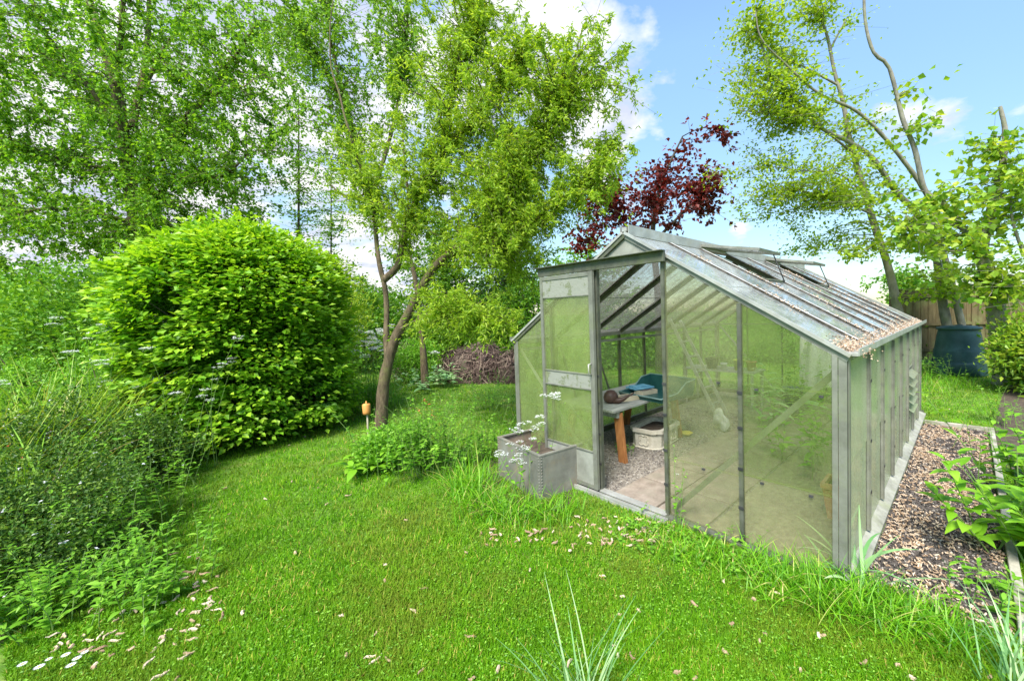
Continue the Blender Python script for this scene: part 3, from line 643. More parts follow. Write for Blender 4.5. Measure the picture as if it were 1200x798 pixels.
# bench
M_grey = surf('weathered plank', [(.3, (.16, .17, .15)), (.55, (.33, .34, .31)), (.75, (.46, .46, .43))], 3, 9, .85, bump=.4, stretch=(14, 1.2, 8))
M_brown = surf('stained timber', [(.3, (.20, .075, .022)), (.6, (.36, .15, .05)), (.8, (.45, .22, .09))], 3, 8, .7, bump=.25, stretch=(9, 9, 1.5))
bn = ghe('potting_bench', .5, 1.35, 0, 'grey plank topped potting bench on orange-brown splayed legs inside the open doorway', 'bench')
mb = MB()
for q in range(5): mb.box(-.45 + q * .175, -.45 + q * .175 + .168, -.74, .86, .572, .60)
mb.build('benchtop', M_grey, bn, .003)
MB().box(-.42, .40, -.66, -.62, .5, .57).build('bench_rail', M_grey, bn); MB().box(-.42, .40, .62, .66, .5, .57).build('bench_rail', M_grey, bn)
for yy in (-.60, .60):
    for s in (-1, 1):
        MB().bar((s * .36, yy, .545), (s * .36 + s * .10, yy - (.05 if s > 0 else 0), 0), .10, .045, (0, 1, 0)).build('leg', M_brown, bn, .003)
# brown pot with spout
M_pipe = surf('brown glaze', [(.3, (.05, .028, .024)), (.7, (.10, .055, .045))], 6, 4, .4, bump=.05)
c = gl(716, 472, .6)
pp = ghe('spouted_pot', c[0], c[1], .6, 'dark brown bulbous pot with a long curved spout on the bench end', 'pot', rz=-.1)
MB().lathe([(0.0, .0), (.045, .0), (.085, .03), (.092, .07), (.078, .115), (.045, .15), (.012, .158), (0, .158)], n=28).build('bowl', M_pipe, pp)
MB().tube([(.05, 0, .035), (.10, .03, .035), (.15, .07, .06), (.20, .11, .10), (.25, .14, .13)], [.045, .036, .024, .013, .006], 12).build('spout', M_pipe, pp)
# seed boxes and tray
M_card = surf('pale card', [(.3, (.50, .42, .28)), (.7, (.66, .57, .42))], 5, 5, .8, bump=.1)
def carton(px, py, w, d, h, rz, label):
    c = gl(px, py, .6); b = ghe('seed_carton', c[0], c[1], .602, label, 'carton', 'cartons on the potting bench', rz)
    mb = MB().box(-w / 2, w / 2, -d / 2, d / 2, 0, .006).box(-w / 2, w / 2, -d / 2, -d / 2 + .006, .006, h).box(-w / 2, w / 2, d / 2 - .006, d / 2, .006, h).box(-w / 2, -w / 2 + .006, -d / 2 + .006, d / 2 - .006, .006, h).box(w / 2 - .006, w / 2, -d / 2 + .006, d / 2 - .006, .006, h)
    mb.build('box_wall', M_card, b)
    MB().box(-w / 2 + .007, w / 2 - .007, -d / 2 + .007, d / 2 - .007, .008, h * .86).build('filling', M_gsoil, b); return b
carton(738, 468, .16, .30, .055, -.25, 'open cream card carton of compost beside the brown pot')
carton(757, 462, .16, .26, .06, -.25, 'open cream card carton under the blue packet')
M_blue = surf('blue wrapper', [(.3, (.06, .22, .36)), (.7, (.20, .45, .58))], 12, 4, .4, bump=.1)
c = gl(750, 455, .66); o = MB().box(-.11, .11, -.16, .16, 0, .022).box(-.10, .06, -.12, .13, .023, .034).build('packet', M_blue, None, .005); o.location = gw(c[0], c[1], .664); o.rotation_euler = (0, 0, YAW - .3)
tag(o, 'flat blue packet lying across the seed cartons on the bench', 'packet')
M_tray = surf('green plastic', [(.3, (.012, .065, .062)), (.7, (.03, .11, .10))], 7, 4, .35, bump=.03, stops2=(.55, .8, (.08, .12, .10)), scale2=6)
M_trim = surf('pale tray rim', [(.3, (.06, .14, .13)), (.7, (.22, .32, .30))], 9, 4, .5, bump=.03)  # lighter tone for the tray rim
tr = ghe('potting_tray', .84, 1.56, .602, 'dark green plastic potting tray with a raised back and low front, on the bench', 'tray', rz=-.12)
w_, d_ = .34, .30
def wallq(mb, pts, th=.008):
    P = [Vector(p) for p in pts]; nn = (P[1] - P[0]).cross(P[-1] - P[0]).normalized() * th; k = len(P)
    mb.add([*P, *[p + nn for p in P]], [tuple(range(k))[::-1], tuple(range(k, 2 * k))] + [(i, (i + 1) % k, (i + 1) % k + k, i + k) for i in range(k)])
mb = MB().box(-w_, w_, -d_, d_, 0, .01)
wallq(mb, [(-w_, d_, .01), (w_, d_, .01), (w_ + .03, d_ + .03, .21), (-w_ - .03, d_ + .03, .21)])
for s in (-1, 1): wallq(mb, [(s * w_, -d_, .01), (s * w_, d_, .01), (s * (w_ + .03), d_ + .03, .21), (s * (w_ + .03), d_ * .45, .19), (s * (w_ + .02), -.02, .08), (s * (w_ + .01), -d_ - .02, .05)][::s])
wallq(mb, [(w_, -d_, .01), (-w_, -d_, .01), (-w_ - .01, -d_ - .02, .05), (w_ + .01, -d_ - .02, .05)])
mb.build('tray_body', M_tray, tr)
rim = [(-w_ - .01, -d_ - .02, .052), (-w_ - .02, -.02, .082), (-w_ - .03, d_ * .45, .192), (-w_ - .03, d_ + .03, .212), (w_ + .03, d_ + .03, .212), (w_ + .03, d_ * .45, .192), (w_ + .02, -.02, .082), (w_ + .01, -d_ - .02, .052), (-w_ - .01, -d_ - .02, .052)]
MB().tube(rim, .010, 6).build('rim', M_trim, tr)
# octagonal stone planter
M_stone = surf('cast stone', [(.3, (.42, .38, .30)), (.7, (.62, .58, .49))], 12, 8, .9, bump=.35, stops2=(.5, .75, (.30, .28, .20)), scale2=5)
sp = ghe('stone_planter', .86, 1.50, .005, 'pale cast stone trough with quatrefoil sides under the potting bench', 'planter', rz=.1)
def octv(a, b, cut, z, y=0): return [(-a + cut, -b, z), (a - cut, -b, z), (a, -b + cut, z), (a, b - cut, z), (a - cut, b, z), (-a + cut, b, z), (-a, b - cut, z), (-a, -b + cut, z)]
rings = [(.19, .30, .08, 0), (.20, .31, .08, .012), (.205, .315, .085, .025), (.195, .305, .08, .035), (.20, .31, .08, .20), (.225, .335, .09, .212), (.225, .335, .09, .25), (.175, .285, .07, .25), (.17, .28, .07, .19)]
vs = []; fs = []
for r_ in rings: vs += octv(*r_)
for i in range(len(rings) - 1):
    for k in range(8): fs.append((i * 8 + k, i * 8 + (k + 1) % 8, i * 8 + 8 + (k + 1) % 8, i * 8 + 8 + k))
fs.append(tuple(range(8))[::-1]); fs.append(tuple((len(rings) - 1) * 8 + k for k in range(8)))
MB().add(vs, fs).build('trough', M_stone, sp)
mb = MB()
def relief(cx, cyy, cz, ux, uy):
    for a in range(4):
        th = a * math.pi / 2 + math.pi / 4; pts = []
        for q in range(9):
            t = -math.pi * .62 + q / 8 * math.pi * 1.24 + th; rr = .036; ox = .042 * math.cos(th) + rr * math.cos(t) * .9; oz = .042 * math.sin(th) + rr * math.sin(t) * .9
            pts.append((cx + ux * ox, cyy + uy * ox, cz + oz))
        mb.tube(pts, .008, 5)
for q in (-.12, .08): relief(.202, q + .02, .118, 0, 1)
relief(0, -.312, .118, 1, 0); relief(-.202, 0, .118, 0, 1)
mb.build('relief', M_stone, sp)
MB().box(-.165, .165, -.275, .275, .19, .2).build('soil', M_bed, sp)
# black bag under the bench
M_bag = surf('black film', [(.3, (.012, .012, .014)), (.7, (.06, .06, .07))], 8, 5, .25, bump=.6, bscale=14)
def blob(name, loc, rad, mat, label, cat, amp=.25, seed=1, sub=3, parent=None, fl=.0):
    import bmesh
    bm = bmesh.new(); bmesh.ops.create_icosphere(bm, subdivisions=sub, radius=1)
    r_ = np.random.default_rng(seed); A = r_.normal(size=(6, 3)) * 2.2; ph = r_.uniform(0, 6, 6)
    for v in bm.verts:
        s = 1 + amp * sum(math.sin(Vector(A[i]).dot(v.co) + ph[i]) for i in range(6)) / 3
        v.co = Vector((v.co.x * rad[0] * s, v.co.y * rad[1] * s, max(fl - rad[2], v.co.z * rad[2] * s) + rad[2]))
    me = bpy.data.meshes.new(name); bm.to_mesh(me); bm.free(); me.materials.append(mat)
    for p in me.polygons: p.use_smooth = True
    o = link(name, me, parent); o.location = Vector([float(x) for x in loc])
    if label: tag(o, label, cat)
    return o
blob('plastic_bag', gw(.45, .62, .01), (.14, .12, .13), M_bag, 'crumpled black plastic bag behind the door at the bench foot', 'bag', .35, 5)
M_clr = surf('clear film', [(.3, (.25, .27, .22)), (.7, (.5, .52, .47))], 8, 5, .3, bump=.6, bscale=14)
blob('plastic_sack', gw(1.27, 2.5, .01), (.08, .08, .13), M_clr, 'pale grey plastic sack standing on the floor behind the glass', 'sack', .55, 8)
blob('plastic_sheet', gw(.5, .4, .01), (.2, .12, .09), M_clr, 'crumpled clear plastic sheet on the floor behind the door', 'plastic sheet', .4, 11)  # crumpled sheet of clear plastic film
M_yel = surf('yellow plastic', [(.3, (.55, .45, .05)), (.7, (.75, .66, .12))], 5, 3, .4, bump=.02)
q = gl(804, 512); o = MB().lathe([(0, 0), (.05, 0), (.085, .03), (.09, .034), (.08, .03), (.045, .008), (0, .008)], n=24).build('dish', M_yel); o.location = gw(q[0], q[1], .03); tag(o, 'small yellow dish on the greenhouse path behind the glass', 'dish')
# terracotta pot by front right corner
M_ter = surf('terracotta', [(.3, (.36, .17, .09)), (.7, (.52, .29, .17))], 7, 6, .85, bump=.15, stops2=(.5, .75, (.50, .40, .30)), scale2=6)
pt = ghe('terracotta_pot', 3.03, .86, .01, 'square terracotta pot behind the glass by the front right corner post', 'pot')
def frus(a, b, z0, z1): return [(-a, -a, z0), (a, -a, z0), (a, a, z0), (-a, a, z0), (-b, -b, z1), (b, -b, z1), (b, b, z1), (-b, b, z1)]
FQ = [(3, 2, 1, 0), (0, 1, 5, 4), (1, 2, 6, 5), (2, 3, 7, 6), (3, 0, 4, 7)]
MB().add(frus(.085, .115, 0, .25), FQ).build('pot_body', M_ter, pt); MB().box(-.125, .125, -.125, -.10, .25, .29).box(-.125, .125, .10, .125, .25, .29).box(-.125, -.10, -.099, .099, .25, .29).box(.10, .125, -.099, .099, .25, .29).build('pot_rim', M_ter, pt)
MB().box(-.105, .105, -.105, .105, .22, .235).build('soil', M_bed, pt)
# ladder leaning on the far side
ld = ghe('ladder', .50, 3.25, .01, 'tall narrow aluminium ladder leaning against the left side glass behind the bench', 'ladder', rz=0)
for s in (-.17, .17): MB().bar((.45, s, 0), (-.38, s * .85, 1.55), .05, .024, (0, 1, 0)).build('stile', M_alw, ld)
for k in range(6):
    u = (k + .8) / 6.4; a = .45 - .83 * u; MB().bar((a, -.165, 1.55 * u), (a, .165, 1.55 * u), .035, .025).build('rung', M_alw, ld)
# shelf with pots at the back left
sh = ghe('staging_shelf', .70, 4.0, 0, 'rough brown shelf of potted plants at the back of the greenhouse', 'shelf')
MB().box(-.75, .55, -.22, .3, .62, .645).build('shelf_board', M_grey, sh)
for x, y in ((-.7, -.18), (.5, -.18), (-.7, .26), (.5, .26)): MB().box(x - .02, x + .02, y - .02, y + .02, 0, .62).build('leg', M_grey, sh)
def lpot(x, y, z, r, h, m, label, cat='plant pot', g='pots on the back shelf'):
    p = empty('plant_pot', gw(x, y, z), label, cat, g)
    MB().lathe([(0, 0), (r * .72, 0), (r, h), (r * 1.08, h), (r * 1.08, h + .02), (r * .95, h + .02), (r * .9, h - .02), (0, h - .02)], n=20).build('pot_body', m, p); return p
M_wht = surf('white plastic', [(.3, (.65, .66, .62)), (.7, (.8, .8, .77))], 5, 3, .5, bump=.03)
M_lime = surf('lime plastic', [(.3, (.38, .50, .04)), (.7, (.55, .65, .10))], 5, 3, .5, bump=.03)
M_bpl = surf('dark plastic', [(.3, (.02, .02, .02)), (.7, (.05, .05, .05))], 5, 3, .5, bump=.03)
M_bbl = surf('blue plastic', [(.3, (.03, .05, .12)), (.7, (.06, .10, .20))], 5, 3, .5, bump=.03)
lpot(.47, 3.90, .647, .11, .17, M_bpl, 'black plant pot with leafy seedlings, leftmost on the back shelf')
lpot(.71, 3.85, .647, .055, .10, M_wht, 'small white plant pot on the back shelf')
lpot(.93, 3.95, .647, .09, .16, M_lime, 'lime green plant pot on the back shelf')
lpot(1.12, 4.0, .647, .08, .14, M_ter, 'orange terracotta plant pot on the back shelf')
b_ = lpot(1.60, 4.55, .002, .16, .30, M_bbl, 'dark blue bucket standing beyond the back shelf', 'bucket', None)
# fleece curtain
M_fl = leafmat('fleece', [(0, (.62, .64, .60)), (1, (.78, .80, .77))], .4, None, .8, .1, (1, 1, 1))
fy = ghe('fleece_sheet', 2.05, 4.1, 0, 'white fleece sheet hanging in folds from the greenhouse roof', 'fleece')
na, nb_ = 40, 16; vs = []
for j in range(nb_ + 1):
    z = 1.62 - j / nb_ * 1.15; wv = .10 + .10 * min(1, j / 6)
    for i in range(na): a = i / na * 2 * math.pi; rr = wv * (1 + .16 * math.sin(a * 7 + j * .1)); vs.append((rr * math.cos(a), rr * .6 * math.sin(a), z))
fs = [(j * na + i, j * na + (i + 1) % na, (j + 1) * na + (i + 1) % na, (j + 1) * na + i) for j in range(nb_) for i in range(na)]
MB().add(vs, fs, 0, True).build('cloth', M_fl, fy)
MB().tube([(0, 0, 1.6), (0, 0, ZR(2.05) - .02)], .004, 5).build('cord', M_wht, fy)
# cane/pole and tube
o = MB().tube([gw(.10, 1.15, .05), gw(.5, .3, .70)], .014, 8).build('pole', M_alw); tag(o, 'white pole leaning behind the sliding door glass', 'pole')
o = MB().tube([gw(.9, 3.2, 1.18), gw(1.55, 3.25, 1.02)], .022, 8).build('tube_lamp', M_wht, None); bpy.data.objects.remove(o)

# ================================================================ galvanised tank
M_galv = surf('galvanised steel', [(.3, (.14, .135, .115)), (.55, (.215, .21, .18)), (.75, (.30, .29, .26))], 5, 10, .6, metal=.25, bump=.15, stops2=(.5, .72, (.24, .20, .14)), scale2=4)
M_galvi = surf('rusty inside', [(.3, (.14, .10, .07)), (.7, (.30, .24, .18))], 6, 9, .8, bump=.2)
cF = G(634, 588); cL = G(578, 562); cRr = G(681, 570)
ex = cRr - cF; ex[2] = 0; lx = .62; angT = math.atan2(ex[1], ex[0]); ey = cL - cF
tw, tl, th_ = .55, .80, .41
tk = empty('water_tank', cF, 'riveted grey galvanised tank used as a planter beside the greenhouse door', 'planter', rz=angT)
yl = float(np.hypot(*ey[:2])); a2 = math.atan2(ey[1], ey[0]) - angT
def tq(u, v, z, ins=0): # u along right edge, v along left edge
    u0 = ins + u * (tw - 2 * ins); v0 = ins + v * (tl - 2 * ins)
    return (u0 + v0 * math.cos(a2) * 1.0, v0 * math.sin(a2), z)
a2 = max(a2, R(85)) if a2 > 0 else R(90)
a2 = R(90)
t_ = .006; ring = lambda z, i: [tq(0, 0, z, i), tq(1, 0, z, i), tq(1, 1, z, i), tq(0, 1, z, i)]
vs = ring(0, 0) + ring(th_, 0) + ring(th_, -.004) + ring(th_ + .012, -.004) + ring(th_ + .012, .03) + ring(th_, .03) + ring(th_, .008)
fs = [(i * 4 + k, i * 4 + (k + 1) % 4, i * 4 + 4 + (k + 1) % 4, i * 4 + 4 + k) for i in range(6) for k in range(4)]
MB().add(vs, fs).build('tank_wall', M_galv, tk)
vs = ring(th_ - .001, .009) + ring(.2, .012); MB().add(vs, [(0, 4, 5, 1), (1, 5, 6, 2), (2, 6, 7, 3), (3, 7, 4, 0), (4, 7, 6, 5)]).build('tank_lining', M_galvi, tk)
mb = MB()
for z in np.arange(.03, th_ - .01, .028):
    for (u, v, dx_, dy_) in ((0, 0, .018, -.003), (0, 0, -.003, .018), (1, 0, -.018, -.003), (0, 1, -.003, -.018)):
        p = tq(u, v, z); mb.lathe([(.009, 0), (.007, .004), (0, .006)], n=6); k0 = len(mb.v) - 18
        for q in range(k0, len(mb.v)):
            x, y, zz = mb.v[q]
            if abs(dy_) < .01: mb.v[q] = (p[0] + dx_ + x, p[1] - zz, p[2] + y)
            else: mb.v[q] = (p[0] - zz, p[1] + dy_ + x, p[2] + y)
for u in np.arange(.03, 1, .045): p = tq(u, 0, th_ + .012, .012); mb.lathe([(.006, 0), (.004, .003), (0, .004)], p, 6); p = tq(0, u, th_ + .012, .012); mb.lathe([(.006, 0), (.004, .003), (0, .004)], p, 6)
mb.build('rivets', M_galv, tk).name = 'rivet_row'
MB().add([tq(0, 0, .30, .012), tq(1, 0, .32, .012), tq(1, 1, .31, .012), tq(0, 1, .29, .012)], [(0, 1, 2, 3)]).build('soil', M_bed, tk)

# ================================================================ path edging, fences, compost bin
M_edge = surf('grey board', [(.3, (.24, .22, .18)), (.6, (.42, .39, .33)), (.8, (.50, .47, .41))], 3, 9, .85, bump=.3, stretch=(3, 3, 10), stops2=(.5, .7, (.14, .16, .08)), scale2=3)
def board(a, b, label, h=.05, w=.05):
    A = gw(*a); B_ = gw(*b); o = MB().bar((*A[:2], h - .06), (*B_[:2], h - .06 + .003), w, .13).build('edging_board', M_edge, None, .006); tag(o, label, 'edging board', 'boards edging the gravel path')
board((3.96, 1.55), (3.965, 4.47), 'pale timber edging board on the far right of the gravel path')
board((3.96, .05), (3.958, 1.53), 'pale timber edging board on the near right of the path beside the broad leaves', .045)
board((GW + .10, 4.53), (3.99, 4.53), 'dark timber edging board closing the far end of the path', .055, .035)
M_fen = surf('fence timber', [(.3, (.06, .045, .02)), (.55, (.12, .09, .042)), (.75, (.18, .14, .07))], 2.5, 8, .85, bump=.3, stretch=(5, 5, .7), stops2=(.5, .72, (.15, .17, .06)), scale2=1.5)
def fence(a, b, h, label, nb):
    A = np.array(a); B_ = np.array(b); Lf = float(np.hypot(*(B_ - A))); an = math.atan2(*(B_ - A)[::-1])
    f = empty('fence', (*A, 0), label, 'fence', rz=an)
    bays = max(1, round(Lf / 1.83)); bl = Lf / bays
    for k in range(bays):
        mb = MB(); n_ = int(bl / .105)
        for q in range(n_):
            x0 = k * bl + .05 + q * (bl - .1) / n_; mb.box(x0, x0 + (bl - .1) / n_ + .012, -.012 - (q % 2) * .011, -.001 - (q % 2) * .011, .12, h - .06 + rg.normal() * .002)
        mb.build('fence_panel', M_fen, f)
        mb = MB()
        for z in (.35, h * .5, h - .3): mb.box(k * bl + .05, (k + 1) * bl - .05, -.075, -.026, z, z + .075)
        mb.box(k * bl + .04, (k + 1) * bl - .04, -.05, .03, h - .055, h - .03)
        mb.build('fence_rail', M_fen, f)
    for k in range(bays + 1): MB().box(k * bl - .05, k * bl + .05, -.06, .04, 0, h + .02).box(k * bl - .06, k * bl + .06, -.07, .05, h + .021, h + .04).build('fence_post', M_fen, f)
fR = D(1045, 440, 11.2); fR2 = D(1330, 440, 11.2 * .97)
fence(fR[:2], fR2[:2], 2.12, 'tall brown close-board timber fence behind the green compost bin', 8)
fl1 = D(400, 400, 17); fl2 = D(660, 400, 19)
fence(fl1[:2], fl2[:2], 1.75, 'dark timber fence at the far end of the garden behind the forked tree', 8)
fence(D(-150, 400, 15)[:2], D(398, 400, 17)[:2], 1.75, 'timber fence at the far left behind the clipped shrub', 8)
# compost bin
M_bin = surf('blue green plastic', [(.3, (.018, .052, .054)), (.7, (.036, .085, .085))], 3, 5, .42, bump=.06, bscale=3, stops2=(.55, .8, (.05, .12, .12)), scale2=3)
bp = D(1123, 440, 9.4); bp[2] = 0
cb = empty('compost_bin', bp, 'dark blue-green plastic compost bin with round lid in front of the fence', 'compost bin', rz=R(-40)); cb.scale = (.95, .95, .92)
MB().lathe([(.52, 0), (.53, .04), (.50, .3), (.475, .6), (.47, .62), (.455, .66), (.43, .85), (.41, 1.0), (.40, 1.05), (.385, 1.13), (.39, 1.16), (.36, 1.17)], n=48).build('bin_body', M_bin, cb)
MB().lathe([(.40, 1.14), (.425, 1.15), (.425, 1.19), (.40, 1.205), (.36, 1.20), (.33, 1.225), (.26, 1.235), (.0, 1.235)], n=48).build('lid', M_bin, cb)
MB().box(-.07, .07, -.03, .03, 1.236, 1.26).build('lid_grip', M_bin, cb, .01)
hv = []
for z, r0 in ((0.02, .56), (.30, .53), (.36, .515)):
    for q in range(9): a = R(-112) + q / 8 * R(62) if z < .33 else R(-104) + q / 8 * R(46); hv.append((r0 * math.cos(a), r0 * math.sin(a), z))
fs = [(i * 9 + k, i * 9 + k + 1, i * 9 + 10 + k, i * 9 + 9 + k) for i in range(2) for k in range(8)]
o = MB().add(hv, fs, 0, True).build('hatch', M_bin, cb); s_ = o.modifiers.new('thick', 'SOLIDIFY'); s_.thickness = .06; s_.offset = -1
# ================================================================ vegetation
M_bark = surf('bark', [(.3, (.05, .037, .022)), (.55, (.13, .098, .058)), (.75, (.23, .18, .11))], 9, 10, .92, bump=.9, bscale=22, stretch=(2.5, 2.5, .6), stops2=(.5, .7, (.14, .15, .045)), scale2=3)
M_barkd = surf('dark bark', [(.3, (.03, .026, .02)), (.7, (.10, .085, .06))], 9, 8, .92, bump=.8, stretch=(2, 2, .6))
M_barkg = surf('grey smooth bark', [(.3, (.12, .11, .085)), (.55, (.23, .215, .17)), (.75, (.32, .30, .25))], 6, 9, .88, bump=.4, stretch=(1.5, 1.5, .8), stops2=(.52, .72, (.17, .19, .08)), scale2=2.5)
LM_birch = leafmat('birch leaf', [(0, (.05, .15, .010)), (.5, (.105, .27, .018)), (1, (.19, .38, .035))], .55)
LM_birch2 = leafmat('pale leaf', [(0, (.06, .17, .015)), (.5, (.12, .28, .025)), (1, (.20, .38, .05))], .5)
LM_willow = leafmat('willow leaf', [(0, (.08, .19, .012)), (.5, (.17, .32, .025)), (1, (.30, .45, .06))], .55)
LM_purple = leafmat('copper leaf', [(0, (.022, .008, .010)), (.5, (.07, .016, .016)), (1, (.15, .032, .026))], .4, trc=(1.6, .6, .5))
LM_lime = leafmat('lime leaf', [(0, (.08, .19, .012)), (.5, (.17, .31, .022)), (1, (.27, .40, .04))], .5)
LM_maple = leafmat('maple leaf', [(0, (.06, .18, .015)), (.5, (.15, .30, .03)), (1, (.28, .38, .05))], .48)
LM_dark = leafmat('evergreen leaf', [(0, (.012, .045, .008)), (.5, (.030, .09, .014)), (1, (.07, .16, .025))], .3)
LM_beech = leafmat('beech leaf', [(0, (.040, .145, .006)), (.45, (.095, .27, .010)), (1, (.23, .42, .03))], .42)
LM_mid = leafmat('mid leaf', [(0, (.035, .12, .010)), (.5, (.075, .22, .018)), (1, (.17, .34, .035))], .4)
LM_cot = leafmat('small dark leaf', [(0, (.012, .045, .008)), (.5, (.035, .105, .016)), (1, (.15, .27, .04))], .3, rough=.45, spec=.25)
LM_herb = leafmat('herb leaf', [(0, (.05, .17, .012)), (.5, (.10, .28, .022)), (1, (.19, .40, .05))], .42)
LM_broad = leafmat('broad leaf', [(0, (.07, .22, .012)), (.5, (.12, .31, .02)), (1, (.20, .42, .04))], .45, rough=.35)
LM_blade = leafmat('long blade', [(0, (.07, .19, .012)), (.5, (.15, .31, .025)), (.85, (.22, .34, .05)), (1, (.28, .26, .12))], .4)
LM_glauc = leafmat('glaucous blade', [(0, (.07, .20, .07)), (.5, (.14, .30, .13)), (1, (.30, .44, .27))], .3, trc=(1.1, 1.3, .8))
LM_grass = leafmat('grass blade', [(0, (.034, .12, .003)), (.45, (.072, .225, .004)), (.8, (.13, .30, .010)), (.93, (.26, .33, .04)), (1, (.36, .32, .10))], .38, patch=(1.1, (.17, .235, .02), .47, .66), rough=.6, spec=.12)
LM_tall = leafmat('tall grass blade', [(0, (.035, .15, .004)), (.5, (.075, .26, .006)), (.9, (.15, .36, .015)), (1, (.42, .40, .18))], .42)
LM_white = leafmat('white petal', [(0, (.70, .70, .66)), (1, (.86, .86, .83))], .3, trc=(1, 1, 1))
LM_red = leafmat('red young leaf', [(0, (.35, .06, .03)), (1, (.60, .22, .10))], .4, trc=(1.4, .8, .6))
M_stem = surf('green stem', [(.3, (.08, .16, .03)), (.7, (.16, .25, .06))], 9, 3, .7, bump=0)
M_twig = surf('twig', [(.3, (.07, .045, .03)), (.7, (.17, .12, .08))], 9, 3, .9, bump=0)

# ---- the big trees
tree('silver_birch', 'tall broad birch-like tree filling the upper left, with many rising limbs behind the clipped shrub', 'tree',
     [([(163, 450, 11), (164, 330, 11), (160, 262, 11), (152, 215, 11), (143, 150, 11), (135, 100, 11.2), (118, 45, 11.4), (92, -40, 11.8)], .24, .07),
      ([(155, 225, 11), (138, 130, 10.6), (140, 60, 10.3), (147, -30, 10)], .10, .04),
      ([(155, 150, 11), (162, 115, 11.2), (172, 60, 11.4), (176, -30, 11.5)], .09, .04),
      ([(160, 120, 11.2), (190, 62, 11.4), (215, 20, 11.7), (232, -40, 12)], .06, .03),
      ([(150, 180, 11), (110, 110, 10.6), (70, 60, 10.2), (20, 0, 9.8)], .07, .025),
      ([(135, 140, 11), (95, 95, 11.3), (40, 55, 11.6), (-20, 20, 12)], .05, .02),
      ([(150, 215, 11), (215, 140, 10.8), (262, 85, 10.6), (300, 30, 10.5)], .07, .02),
      ([(158, 235, 11), (235, 125, 10.2), (290, 100, 9.9)], .05, .02),
      ([(160, 262, 11), (110, 250, 10.5), (50, 245, 10), (-20, 262, 9.6)], .06, .02),
      ([(150, 200, 11), (80, 190, 10.6), (0, 165, 10.3)], .05, .02),
      ([(160, 265, 11), (200, 215, 10.8), (262, 205, 10.4), (290, 180, 10.2)], .06, .02)],
     [(150, 90, 11, 190, 130, 3.0, 420), (60, 230, 10.6, 120, 100, 2.2, 230), (235, 190, 10.6, 105, 100, 2.2, 230), (270, 60, 11, 70, 80, 2, 90), (20, 90, 10.5, 80, 110, 2, 120), (170, 270, 10.8, 120, 40, 1.8, 110)],
     LM_birch, M_bark, nleaf=92, lsize=.082, lw=.7, spread=(.34, .30), droop=.6, hang=.3, twig_r=.011, subt=3)
def thin_tree(label, x, yb, yt, d, w, tips, lm=LM_birch2, nl=60, lean=0, ls=.09, top_ry=None, name='sapling', g='slender trees behind the lawn', r0=.07):
    ry = (yb - yt) * .5
    tree(name, label, 'tree', [([(x, 420, d), (x + lean * .3, (yb + 420) / 2, d), (x + lean * .6, (yb + yt) / 2, d), (x + lean, yt, d)], r0, .015)],
         [(x + lean * .6, (yb + yt) / 2, d, w, ry, w / (F_ / d), tips)], lm, M_barkd, g, nleaf=nl, lsize=ls, lw=.7, spread=(.4, .25), twig_r=.008, subt=2)
thin_tree('slender dark stemmed tree just right of the clipped shrub top', 350, 330, 110, 14, 42, 60, nl=40)
thin_tree('thin pale young tree between the dark slender stem and the forked tree', 388, 340, 190, 16, 30, 46, nl=40, r0=.05)
thin_tree('bushy young tree low behind the clipped shrub right side', 395, 390, 300, 13, 30, 50, nl=60, r0=.05)
tree('forked_tree', 'twisted forked willow with bright lime foliage and mossy trunk left of the greenhouse', 'tree',
     [([(450, 535, 6.0), (446, 500, 6.0), (450, 450, 6.0), (458, 415, 6.0), (472, 378, 5.95), (490, 345, 5.9), (508, 315, 5.85), (545, 283, 5.7), (575, 250, 5.6), (590, 215, 5.5), (630, 170, 5.4), (655, 120, 5.3)], .105, .015),
      ([(455, 430, 6.0), (453, 395, 6.05), (451, 340, 6.1), (447, 320, 6.1), (441, 275, 6.2), (430, 220, 6.3), (408, 150, 6.4), (388, 70, 6.5), (390, -20, 6.6)], .050, .004),
      ([(450, 328, 6.1), (466, 312, 6.1), (472, 285, 6.1), (484, 245, 6.1), (496, 215, 6.0), (512, 185, 6.0), (522, 160, 6.0), (530, 115, 6.0), (538, 72, 6.0), (556, 20, 6.0), (556, -20, 6.0)], .055, .014),
      ([(485, 245, 6.1), (470, 238, 6.0), (462, 225, 5.9)], .02, .01), ([(480, 262, 6.1), (476, 205, 6.0), (472, 150, 5.9)], .02, .01),
      ([(512, 188, 6.0), (545, 150, 5.9), (580, 110, 5.8), (610, 60, 5.7)], .035, .012),
      ([(470, 385, 5.9), (500, 372, 5.6), (545, 372, 5.3), (580, 378, 5.1)], .022, .008),
      ([(540, 288, 5.7), (600, 268, 5.5), (660, 240, 5.4), (705, 190, 5.3)], .03, .01),
      ([(430, 225, 6.3), (410, 235, 6.3), (385, 215, 6.3)], .02, .01)],
     [(560, 130, 5.8, 120, 90, 1.2, 165), (640, 90, 5.4, 75, 65, .9, 78), (500, 230, 6, 75, 80, 1.0, 96), (600, 215, 5.5, 85, 70, 1.0, 125), (700, 85, 5.3, 46, 66, .6, 30), (690, 205, 5.3, 48, 60, .7, 40), (560, 30, 6, 75, 40, 1, 64), (585, 300, 5.4, 50, 40, .9, 40), (607, 270, 6.3, 46, 70, .8, 62), (530, 345, 5.2, 45, 22, .8, 22), (575, 372, 5.1, 40, 20, .6, 22), (520, 372, 5.4, 30, 10, .4, 8), (430, 195, 6.2, 50, 60, .8, 44), (720, 165, 5.3, 22, 24, .4, 10)],
     LM_willow, M_bark, nleaf=135, lsize=.068, lw=.32, spread=(.24, .18), droop=.35, hang=.18, wig=.035, twig_r=.0045, subt=3, upn=.6)
